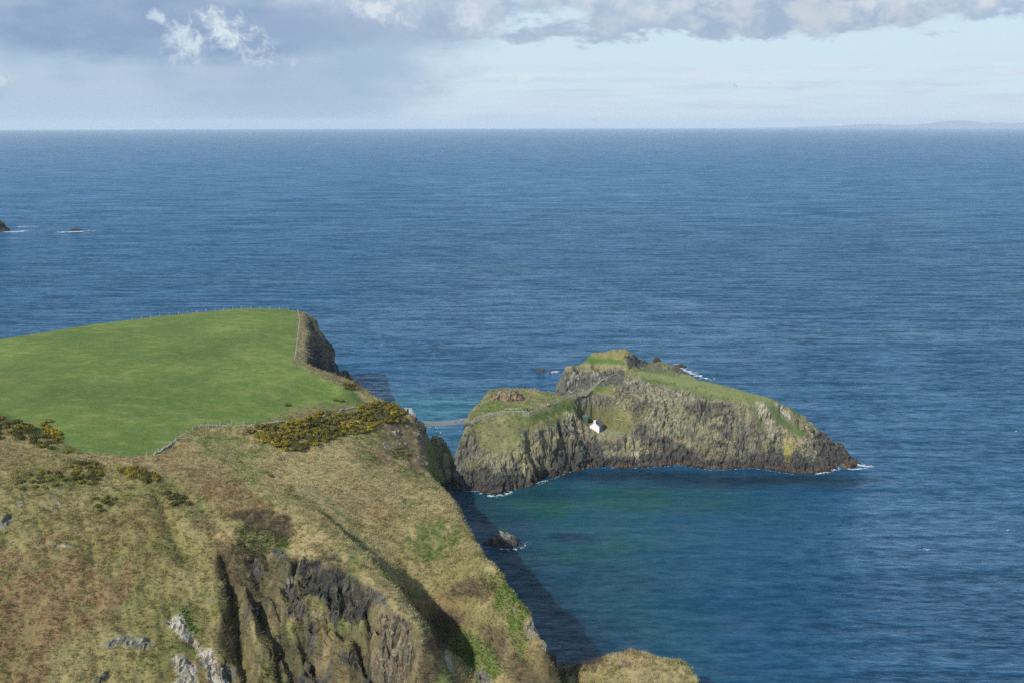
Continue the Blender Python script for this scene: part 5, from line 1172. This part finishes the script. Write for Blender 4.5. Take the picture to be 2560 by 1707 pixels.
fence(land, [(330, 796), (400, 789), (500, 778), (600, 771), (690, 772), (742, 777)], 4.4, 1.35, W_PALE, "post and wire fence on the skyline edge of the pasture")
fence(land, [(744, 779), (750, 800), (746, 830), (742, 860), (737, 903)], 2.6, 1.25, W_PALE, "fence down the right side of the pasture along the brush strip", wires=2)
fence(land, [(737, 905), (760, 926), (790, 938), (850, 963), (885, 983), (905, 1003), (917, 1026)], 3.0, 1.2, W_GREY, "fence between the pasture and the cliff path to the bridge", wires=2)
fence(land, [(366, 1136), (400, 1128), (430, 1106), (470, 1082), (506, 1062), (570, 1060), (640, 1058)], 3.6, 1.2, W_PALE, "post fence along the near pasture edge by the stone wall", wires=2)
fence(land, [(215, 1122), (268, 1130), (310, 1134)], 4.2, 1.1, W_GREY, "short fence in the dip at the lowest pasture corner", wires=1)
fence(land, [(1004, 1012), (1012, 1010), (1020, 1018)], 1.2, 1.2, W_GREY, "little fence above the bridge gate", wires=2)
rail_l = [P(x, y, 0) for x, y in ()]
fence(isle, [(1186, 1052), (1200, 1047), (1215, 1043), (1235, 1039), (1256, 1036), (1280, 1035), (1304, 1036), (1322, 1037)], 1.9, 1.25, W_PALE, "white timber railing curving up from the island end of the rope bridge", railr=.065, name="timber_railing", cat="railing")
fence(isle, [(1262, 1027), (1285, 1026), (1316, 1027)], 2.2, 1.1, W_PALE, "short pale railing behind the curving white one", railr=.05, name="timber_railing", cat="railing")
fence(isle, [(1322, 1038), (1342, 1031), (1362, 1021), (1385, 1013), (1410, 1004)], 2.2, 1.1, W_GREY, "grey railing on the downhill side of the island path", railr=.045, name="timber_railing", cat="railing")
fence(isle, [(1318, 1027), (1345, 1017), (1372, 1009), (1398, 1002)], 2.6, 1.1, W_GREY, "grey railing on the uphill side of the island path", railr=.04, name="timber_railing", cat="railing", rail_h=(1.0,))
fence(isle, [(1412, 1003), (1430, 994), (1448, 986), (1468, 976), (1486, 962)], 2.4, 1.1, W_GREY, "fence below the wide stretch of the island path", wires=2)
fence(isle, [(1424, 983), (1440, 979), (1462, 971), (1486, 955), (1505, 944), (1530, 931)], 2.4, 1.1, W_GREY, "fence above the island path where it climbs the hill", wires=2)

def stone_wall(T, px, label, h=.8, seed=4):
    rng = random.Random(seed); pts = drape(T, [tuple(p) for p in gpts(T, px)], .32); o0 = pts[0]; e = empty("stone_wall", o0, label, "stone wall")
    mb = MB()
    for i, p in enumerate(pts):
        a = pts[max(0, i - 1)]; b = pts[min(len(pts) - 1, i + 1)]; rz = math.atan2(b.y - a.y, b.x - a.x); hh = h * (.7 + .5 * float(vnoise(np.array(i * .15), np.array(3.0), None, seed)) + .1)
        for k in range(3):
            if rng.random() < .3 or rng.random() < -.1 + .5 * float(vnoise(np.array(i * .07), np.array(9.0), None, seed)): continue
            mb.box(p - o0 + Vector((rng.gauss(0, .06), rng.gauss(0, .1), hh * (k + .4) / 3)), (.34 * rng.uniform(.7, 1.3), .42 * rng.uniform(.7, 1.2), hh / 3 * rng.uniform(.9, 1.25)), rz + rng.gauss(0, .25))
    tag(mb.build("stone", mat("limestone_rubble", (.36, .34, .29), var=.5, sc=1.6), e), kind='stuff'); return e
stone_wall(land, [(385, 1139), (415, 1121), (445, 1098), (462, 1088)], "tumbled stone wall at the lowest corner of the pasture")
stone_wall(land, [(500, 1067), (540, 1067), (590, 1068), (640, 1066)], "pale dry stone wall between the pasture and the yellow thicket", .75, 5)
stone_wall(land, [(645, 1064), (700, 1056), (750, 1050), (800, 1044), (830, 1034)], "low stone wall running behind the yellow gorse thicket", .6, 6)
stone_wall(land, [(848, 1028), (870, 1022), (900, 1018)], "scatter of wall stones by the track at the pasture end", .6, 7)

# ------------------------------------------------------------------ rope bridge
bl = Vector(P(1043, 1059, 24.9)); br = Vector(P(1166, 1054, 24.6)); bridge = empty("rope_bridge", bl, "slender rope bridge with netted sides hung across the chasm to the island", "rope bridge")
bd = br - bl; span = Vector((bd.x, bd.y, 0)).length; bs = Vector((-bd.y, bd.x, 0)).normalized()
def deck(t, side=0.0, up=0.0): return bd * t + Vector((0, 0, -.75 * 4 * t * (1 - t) + up)) + bs * side
plank = one("deck_plank", PLANK, lambda mb: mb.box((0, 0, 0), (.24, 1.0, .05))); NP = int(span / .3); ang = math.atan2(bd.y, bd.x)
for i in range(NP):
    t = (i + .5) / NP; inst("deck_plank", plank, bridge, deck(t), ang + random.gauss(0, .01))
for s in (-.52, .52):
    for nm, up, r in (("deck_rope", -.04, .045), ("handrail_rope", 1.2, .06)):
        mb = MB(); mb.tube([deck(i / 24, s, up + (.10 * (1 - 4 * (i / 24) * (1 - i / 24)) if up > 1 else 0)) for i in range(25)], r, 5); mb.build(nm, ROPE, bridge)
    mb = MB()
    for i in range(int(span / .28)):
        t = (i + .5) / int(span / .28); mb.bar(deck(t, s), deck(t, s, 1.2), .028, 3); mb.bar(deck(t, s), deck(min(1, t + .03), s, 1.2), .022, 3)
    for up in (.3, .6, .9): mb.tube([deck(i / 16, s, up) for i in range(17)], .026, 3)
    tag(mb.build("side_netting", ROPE, bridge), kind='stuff')
# gate and stairs on the mainland side
gp = Vector(P(1022, 1038, 28.3)); gate = empty("bridge_gate", gp, "grey steel gate frame with a doorway at the head of the bridge stairs", "gate")
for nm, c, s_ in (("side_panel", (-1.15, 0, 1.35), (.75, .12, 2.9)), ("side_panel", (.75, 0, 1.25), (1.3, .12, 2.7)), ("lintel", (-.05, -.02, 2.92), (2.9, .2, .22)), ("door", (-.5, .25, 1.2), (.62, .05, 2.2)), ("post", (1.75, -.3, .9), (.16, .16, 3.2)), ("post", (2.15, -.8, .3), (.14, .14, 3.0)), ("post", (-1.6, -.1, 1.3), (.16, .16, 3.0))):
    mb = MB(); mb.box(c, s_); mb.build(nm, STEEL if nm != "door" else mat("dark_doorway_board", (.04, .04, .045)), gate)
gate.rotation_euler = (0, 0, R(-14)); 
st0 = gp + Vector((2.3, -.6, -.2)); stairs = empty("steel_stairway", st0, "steep pale steel stairway dropping from the gate to the rope bridge", "stairway")
sv = (bl + Vector((0, 0, .15))) - st0; tread = one("tread", STEEL, lambda mb: mb.box((0, 0, 0), (.3, 1.0, .05))); NT_ = 14
for i in range(NT_ + 1): inst("tread", tread, stairs, sv * (i / NT_), math.atan2(sv.y, sv.x))
for s in (-.5, .5):
    ss = Vector((-sv.y, sv.x, 0)).normalized() * s; mb = MB(); mb.tube([ss + Vector((0, 0, 1.05)), ss + sv + Vector((0, 0, 1.05))], .05, 4); mb.tube([ss + Vector((0, 0, -.1)), ss + sv + Vector((0, 0, -.1))], .07, 4)
    for i in range(8): mb.bar(ss + sv * (i / 7), ss + sv * (i / 7) + Vector((0, 0, 1.05)), .03, 4)
    mb.build("handrail", STEEL, stairs)

# ------------------------------------------------------------------ cottage and hut on the ledge
def cottage():
    a = Vector(P(1474, 1080, 11.7)); b = Vector(P(1497.8, 1082.5, 11.7)); u = (b - a); u.z = 0; Wd = u.length; u.normalize(); v = Vector((-u.y, u.x, 0)); Ln = 6.2
    e = empty("fishermans_cottage", (a.x, a.y, 11.9), "whitewashed stone cottage with a slate roof on the cliff ledge of the island", "cottage", rz=math.atan2(u.y, u.x))
    eh, rh = 2.55, 4.1; white = mat("limewash", (.80, .80, .78), var=.03); slate = mat("slate", (.135, .13, .155), var=.2, sc=6); dark = mat("dark_paint", (.03, .035, .05)); glass = mat("window_glass", (.03, .04, .05), rough=.1); grey = mat("shade_grey", (.34, .34, .35), var=.08)  # front wall's grey has shade painted into the limewash; window frames share it
    mb = MB(); t = .35
    def gable(y0, y1):
        prof = [(0, -1.5), (Wd, -1.5), (Wd, eh), (Wd / 2, rh), (0, eh)]
        vs = [(x, y0, z) for x, z in prof] + [(x, y1, z) for x, z in prof]; mb.add(vs, [(0, 1, 2, 3, 4), (9, 8, 7, 6, 5)] + [(i, (i + 1) % 5 + 0, (i + 1) % 5 + 5, i + 5) for i in range(5)])
    gable(0, t); gable(Ln - t, Ln); mb.build("gable_wall", white, e)
    # right-hand long wall, with a real door and window openings
    mb = MB(); ops = [(.9, 1.75, 0.75, 1.85), (2.1, 2.95, -.1, 2.0), (3.6, 4.5, .75, 1.85)]; ys = sorted({t, Ln - t} | {o for op in ops for o in op[:2]})
    for y0, y1 in zip(ys[:-1], ys[1:]):
        op = next((o for o in ops if o[0] <= y0 and y1 <= o[1]), None)
        for z0, z1 in (((-1.5, eh),) if op is None else ((-1.5, op[2]), (op[3], eh))): mb.box((Wd - t / 2, (y0 + y1) / 2, (z0 + z1) / 2), (t, y1 - y0, z1 - z0))
    mb.build("front_wall", grey, e); mb = MB(); mb.box((t / 2, Ln / 2, (eh - 1.5) / 2), (t, Ln - 2 * t, eh + 1.5)); mb.build("rear_wall", white, e)
    for op in ops:
        y, z, w_, h_ = (op[0] + op[1]) / 2, (op[2] + op[3]) / 2, op[1] - op[0], op[3] - op[2]
        if op[2] < 0:
            mb = MB(); mb.box((Wd - .2, y, z), (.06, w_, h_)); d = mb.build("door", dark, e); mb = MB(); mb.box((Wd - .15, y + .3, .9), (.05, .05, .12)); mb.build("handle", STEEL, d)
        else:
            mb = MB()
            for dy, dz, sy, sz in ((0, h_ / 2 - .04, w_, .08), (0, -h_ / 2 + .04, w_, .08), (w_ / 2 - .04, 0, .08, h_ - .16), (-w_ / 2 + .04, 0, .08, h_ - .16), (0, 0, .05, h_ - .16)): mb.box((Wd - .16, y + dy, z + dz), (.07, sy, sz))
            f = mb.build("window", grey, e); mb = MB(); mb.box((Wd - .2, y, z), (.02, w_ - .1, h_ - .1)); mb.build("pane", glass, f)
    for s in (-1, 1):
        x0, x1 = (Wd / 2, Wd + .25) if s > 0 else (Wd / 2, -.25); zt = rh + .09; k = (rh - eh) / (Wd / 2); zb = zt - k * abs(x1 - x0); y0, y1 = t + .02, Ln + .2
        mb = MB(); vs = [(x0, y0, zt), (x0, y1, zt), (x1, y1, zb), (x1, y0, zb)]; vs += [(a_, b_, c_ - .14) for a_, b_, c_ in vs]; mb.add(vs, [(0, 1, 2, 3), (7, 6, 5, 4), (0, 3, 7, 4), (1, 5, 6, 2), (3, 2, 6, 7), (0, 4, 5, 1)]); rf = mb.build("roof", slate, e)
        if s < 0:
            mb = MB(); n = 5
            for i in range(n): q = (i + .5) / n; mb.box((x0 + (x1 - x0) * q, (y0 + y1) / 2, zt + (zb - zt) * q + .03), (.12, y1 - y0 - .1, .04))
            mb.build("batten", mat("pale_slate", (.30, .32, .30)), rf)  # paler strips on the left roof slope
    mb = MB(); mb.box((Wd / 2, .38, rh + .2), (.85, .7, 1.5)); ch = mb.build("chimney", white, e); mb = MB(); mb.box((Wd / 2, .38, rh + .98), (.95, .8, .1)); mb.build("chimney_cap", white, ch)
    mb = MB(); mb.bar((Wd + .3, 4.9, -.6), (Wd + .3, 4.9, 2.9), .09, 6); mb.build("drainpipe", W_GREEN, e)
    mb = MB(); mb.box((Wd + 1.2, 2.6, -.75), (2.2, 5.2, 1.3)); mb.build("terrace", mat("terrace_stone", (.33, .33, .29), var=.2), e)
cottage()
def hut():
    a = Vector(P(1455.5, 1055, 14.6)); b = Vector(P(1469, 1060, 14.6)); u = b - a; u.z = 0; W_ = 2.5; u = Vector((.93, -.37, 0))
    e = empty("green_hut", (a.x, a.y, 14.2), "small dark green boarded hut just behind the white cottage", "hut", rz=math.atan2(u.y, u.x)); g1 = mat("green_boarding", (.060, .125, .100), var=.1, sc=8); g2 = mat("green_roof_felt", (.085, .145, .12), var=.1)
    D_ = 2.3; h0, h1 = 2.75, 3.1; mb = MB(); vs = [(0, 0, -1), (W_, 0, -1), (W_, D_, -1), (0, D_, -1), (0, 0, h0), (W_, 0, h0), (W_, D_, h1), (0, D_, h1)]; mb.add(vs, [(0, 1, 5, 4), (1, 2, 6, 5), (2, 3, 7, 6), (3, 0, 4, 7), (3, 2, 1, 0)]); mb.build("wall", g1, e)
    for k in range(9): mb = MB(); mb.box((W_ * (k + .5) / 9, -.02, h0 / 2), (.04, .03, h0 - .1)); mb.build("batten", g1, e)
    mb = MB(); vs = [(-.12, -.12, h0 + .02), (W_ + .12, -.12, h0 + .02), (W_ + .12, D_ + .12, h1 + .06), (-.12, D_ + .12, h1 + .06)]; vs += [(x, y, z + .1) for x, y, z in vs]; mb.add(vs, [(3, 2, 1, 0), (4, 5, 6, 7), (0, 1, 5, 4), (1, 2, 6, 5), (2, 3, 7, 6), (3, 0, 4, 7)]); mb.build("roof", g2, e)
    mb = MB(); mb.box((W_ + .02, D_ * .5, 1.0), (.05, .8, 1.9)); mb.build("door", mat("hut_door_green", (.04, .08, .07)), e)
    mb = MB(); mb.bar((W_ * .45, D_ * .7, h0), (W_ * .45, D_ * .7, h1 + .9), .07, 6); mb.build("flue", STEEL, e)
hut()
def wpost(px, py, h, label, m=W_GREEN, r=.07, lean=(0, 0)):
    g = isle.ground(px, py)
    if g is None: return
    mb = MB(); mb.bar((0, 0, -.5), (lean[0], lean[1], h), r, 6, r * .8); o = mb.build("wooden_pole", m); o.location = g; tag(o, label, "pole")
    return g
wpost(1495, 1049, 4.6, "tall thin pole rising on the slope behind the cottage roof", W_PALE)
wpost(1538, 1081, 3.9, "tall post right of the cottage beside the net rack", W_GREEN)
wpost(1561, 1095, 3.2, "slanting post at the outer end of the net rack", W_GREEN, lean=(.55, 0))
wpost(1584, 1090, 2.9, "outermost post on the ledge right of the cottage", W_PALE)
wpost(1556, 1068, 2.2, "post at the right end of the sloping beam above the ledge", W_GREEN)
wpost(1545, 1072, 1.6, "short post between the net rack and the sloping beam", W_GREEN)
wpost(1392, 1006, 1.9, "taller left post of the pair beside the island path", W_PALE, .06)
wpost(1396, 1005, 1.7, "shorter right post of the pair beside the island path", W_PALE, .06)
g1 = isle.ground(1533, 1049); g2 = isle.ground(1557, 1062)
if g1 and g2:
    mb = MB(); mb.bar((0, 0, .6), g2 + Vector((0, 0, 1.6)) - g1, .08, 5); o = mb.build("timber_beam", W_PALE); o.location = g1; tag(o, "long sloping timber beam against the rock right of the cottage", "beam")
def net_rack():
    px = [(1516, 1078), (1528, 1082), (1540, 1088), (1552, 1092), (1562, 1097)]; pts = gpts(isle, px)
    if len(pts) < 3: return
    o0 = pts[0]; e = empty("net_rack", o0, "pale green double railing for nets along the ledge right of the cottage", "net rack")
    for row in (0, 1):
        sh = Vector((-.2, -1.5, -.35)) * row; pp = [p - o0 + sh for p in pts]
        for p in pp: inst("post", POST[W_GREEN.name], e, p, 0, (1, 1, 1.0))
        for h in (.55, 1.15): mb = MB(); mb.tube([p + Vector((0, 0, h)) for p in pp], .06, 4); mb.build("rail", W_GREEN, e)
    for p in pts[::2]: mb = MB(); mb.bar(p - o0 + Vector((0, 0, 1.15)), p - o0 + Vector((-.2, -1.5, .8)), .05, 4); mb.build("cross_bar", W_GREEN, e)
net_rack()

# ------------------------------------------------------------------ people
def skin_mesh(verts, edges, radii, name, m, root=0, sub=1):
    me = bpy.data.meshes.new(name); me.from_pydata(verts, edges, []); o = bpy.data.objects.new(name, me); COL.objects.link(o)
    md = o.modifiers.new("skin", 'SKIN'); sm_ = o.modifiers.new("sub", 'SUBSURF'); sm_.levels = sub; sm_.render_levels = sub
    for i, r in enumerate(radii):
        s = me.skin_vertices[0].data[i]; s.radius = (r, r) if not isinstance(r, tuple) else r; s.use_root = (i == root)
    dg = bpy.context.evaluated_depsgraph_get(); dg.update(); out = bpy.data.meshes.new_from_object(o.evaluated_get(dg)); bpy.data.objects.remove(o)
    out.materials.clear(); out.materials.append(m); out.shade_smooth(); out.name = name; return out
skin_m = mat("skin", (.45, .29, .21), var=.03); hair_m = mat("hair", (.06, .045, .035), var=.05)
def pose(step, arm):
    J = {'pel': (0, 0, .95), 'che': (0, .02, 1.3), 'nec': (0, .02, 1.5), 'hed': (0, .05, 1.62), 'top': (0, .04, 1.73)}
    for s, n in ((-1, 'l'), (1, 'r')):
        J['hip' + n] = (.09 * s, 0, .92); J['kne' + n] = (.10 * s, step * s * .5 + .04, .5); J['ank' + n] = (.10 * s, step * s - .02, .09); J['toe' + n] = (.11 * s, step * s + .15, .04)
        J['sho' + n] = (.18 * s, .02, 1.42); J['elb' + n] = (.24 * s, -step * s * .4 - .02, 1.14); J['wri' + n] = (.24 * s, arm - step * s * .6 + .1, .93); J['han' + n] = (.24 * s, arm - step * s * .6 + .14, .85)
    return J
def person(loc, rz, jacket, trousers, label, step=.16, arm=.05, hairc=None):
    J = pose(step, arm); e = empty("person", loc, label, "person", rz=rz)
    names = list(J); rad = {'pel': (.15, .11), 'che': (.15, .11), 'nec': .055, 'hed': .10, 'top': .07}
    rr = {'hip': .085, 'kne': .06, 'ank': .042, 'toe': .035, 'sho': .06, 'elb': .043, 'wri': .032, 'han': .035}
    E = [('pel', 'che'), ('che', 'nec'), ('nec', 'hed'), ('hed', 'top')]
    for n in 'lr': E += [('pel', 'hip' + n), ('hip' + n, 'kne' + n), ('kne' + n, 'ank' + n), ('ank' + n, 'toe' + n), ('che', 'sho' + n), ('sho' + n, 'elb' + n), ('elb' + n, 'wri' + n), ('wri' + n, 'han' + n)]
    def mk(keys, edges, k, nm, m_, root='pel'):
        ids = {q: i for i, q in enumerate(keys)}; rads = []
        for q in keys:
            r = rad.get(q, rr.get(q[:3])); rads.append(tuple(x * k + .004 for x in r) if isinstance(r, tuple) else r * k + .004)
        me = skin_mesh([J[q] for q in keys], [(ids[a], ids[b]) for a, b in edges if a in ids and b in ids], rads, nm, m_, ids[root])
        o = bpy.data.objects.new(nm, me); COL.objects.link(o); o.parent = e; return o
    body = mk(names, E, 1.0, "body", skin_m)
    mk(['pel', 'che', 'shol', 'shor', 'elbl', 'elbr', 'wril', 'wrir'], [('pel', 'che')] + [x for x in E if 'sho' in x[0] or 'sho' in x[1] or 'elb' in x[0]], 1.22, "jacket", mat("jacket_cloth", jacket, var=.06), 'che')
    mk(['pel', 'hipl', 'hipr', 'knel', 'kner', 'ankl', 'ankr'], [x for x in E if 'hip' in x[0] or 'hip' in x[1] or 'kne' in x[0]], 1.2, "trousers", mat("trouser_cloth", trousers, var=.06))
    bm = bmesh.new(); bmesh.ops.create_uvsphere(bm, u_segments=10, v_segments=7, radius=.115); [bm.verts.remove(v) for v in list(bm.verts) if v.co.z < -.02 and v.co.y > .0]
    me = bpy.data.meshes.new("hair"); bm.to_mesh(me); bm.free(); me.materials.append(hair_m if hairc is None else mat("hair", hairc)); o = bpy.data.objects.new("hair", me); COL.objects.link(o); o.parent = e; o.location = (0, .025, 1.67)
    return e
def on_bridge(t): return bl + deck(t, 0, .03)
bz = math.atan2(bd.y, bd.x) - math.pi / 2
person(on_bridge(.76), bz, (.35, .36, .40), (.30, .28, .28), "person in grey walking on the rope bridge with legs apart", .2)
person(on_bridge(.90), bz, (.75, .74, .72), (.05, .06, .08), "person in a white top and dark trousers on the rope bridge, nearest the island", .14)
for (x, y, jc, tc, rz, lab) in ((1369.5, 1017, (.78, .78, .78), (.09, .09, .10), -.9, "person in a white jacket on the island path by the green bank"), (1318.5, 1029, (.03, .03, .04), (.03, .03, .04), -1.1, "person dressed in black where the white railing ends"),
                               (1328.5, 1026, (.62, .38, .30), (.2, .18, .16), -1.1, "person in a salmon top following close behind on the island path"), (1769, 953, (.62, .64, .66), (.55, .56, .52), 2.0, "person in pale clothes standing on the skyline turf of the island"), (1782.5, 953.5, (.35, .38, .42), (.12, .12, .12), -2.2, "person in grey bending on the skyline turf at the island's far edge")):
    g = isle.ground(x, y)
    if g: person(g, rz, jc, tc, lab, .12)
person(gp + Vector((2.5, -1.0, -.1)), -1.2, (.70, .35, .18), (.5, .5, .5), "person in an orange top on the stairs just below the bridge gate", .1)

# ------------------------------------------------------------------ gulls
G_W = mat("gull_white", (.78, .78, .77), var=.03, rough=.6); G_G = mat("gull_grey_wing", (.42, .45, .50), var=.05); G_Y = mat("bill_yellow", (.6, .42, .08))
def gull_parts():
    body = skin_mesh([(0, .24, .0), (0, .16, .02), (0, .02, 0), (0, -.14, -.01), (0, -.26, 0), (0, -.36, .01)], [(0, 1), (1, 2), (2, 3), (3, 4), (4, 5)], [.035, .05, .075, .065, .035, (.05, .012)], "body", G_W, 2)
    bill = one("bill", G_Y, lambda mb: mb.bar((0, .26, 0), (0, .34, -.012), .014, 5, .003))
    def wing(sg):
        mb = MB(); prof = [(0.05, .10, -.10, .03), (.25, .13, -.08, .13), (.42, .12, -.05, .17), (.58, .04, -.09, .13), (.72, -.08, -.12, .05)]
        for (x0, f0, b0, z0), (x1, f1, b1, z1) in zip(prof[:-1], prof[1:]):
            t = .012; vs = [(sg * x0, f0, z0), (sg * x1, f1, z1), (sg * x1, b1, z1), (sg * x0, b0, z0)]; vs += [(x, y, z - t) for x, y, z in vs]; mb.add(vs, [(0, 1, 2, 3), (7, 6, 5, 4), (0, 4, 5, 1), (2, 6, 7, 3)])
        o = mb.build("wing", G_G); me = o.data; bpy.data.objects.remove(o); return me
    return body, bill, wing(-1), wing(1)
GB, GBI, GWL, GWR = gull_parts()
def gull(loc, rz, label, group=None, bank=0.0, white=False, s=1.0):
    e = empty("gull", loc, label, "gull", group, rz); e.rotation_euler = (.05, bank, rz); e.scale = (s, s, s)
    for nm, me in (("body", GB), ("bill", GBI), ("wing", GWL), ("wing", GWR)): o = bpy.data.objects.new(nm, me); COL.objects.link(o); o.parent = e
def along(px, py, D):
    d = ray(px, py); k = D / np.linalg.norm(d); return Vector((d[0] * k, d[1] * k, CAM_H + d[2] * k))
gull(along(2317, 1373, 222), -.35, "white gull with arched wings gliding low over the bay at right", bank=.12)
gull(along(1838, 215, 265), .5, "grey gull banking in the sky above the island, higher of the two in the sky", bank=.55)
gull(along(1994, 268, 420), 0.1, "small white gull flying in the sky towards the right, lower of the two")
gull(along(953, 862, 455), .9, "gull gliding over the open sea just right of the far headland cliff", s=1.0)
for i, (x, y, D) in enumerate(((1072, 1067, 400), (1075.5, 1068, 401), (1089, 1068, 402), (1092.5, 1070, 404), (1073, 1076, 396), (1091, 1077, 398), (1101, 1081, 395), (1105, 1081.5, 396), (1060, 1063, 402))):
    gull(along(x, y, D), i * 1.3, "white gull wheeling over the chasm below the rope bridge", "gulls over the chasm below the rope bridge", bank=.3 * math.sin(i * 2))
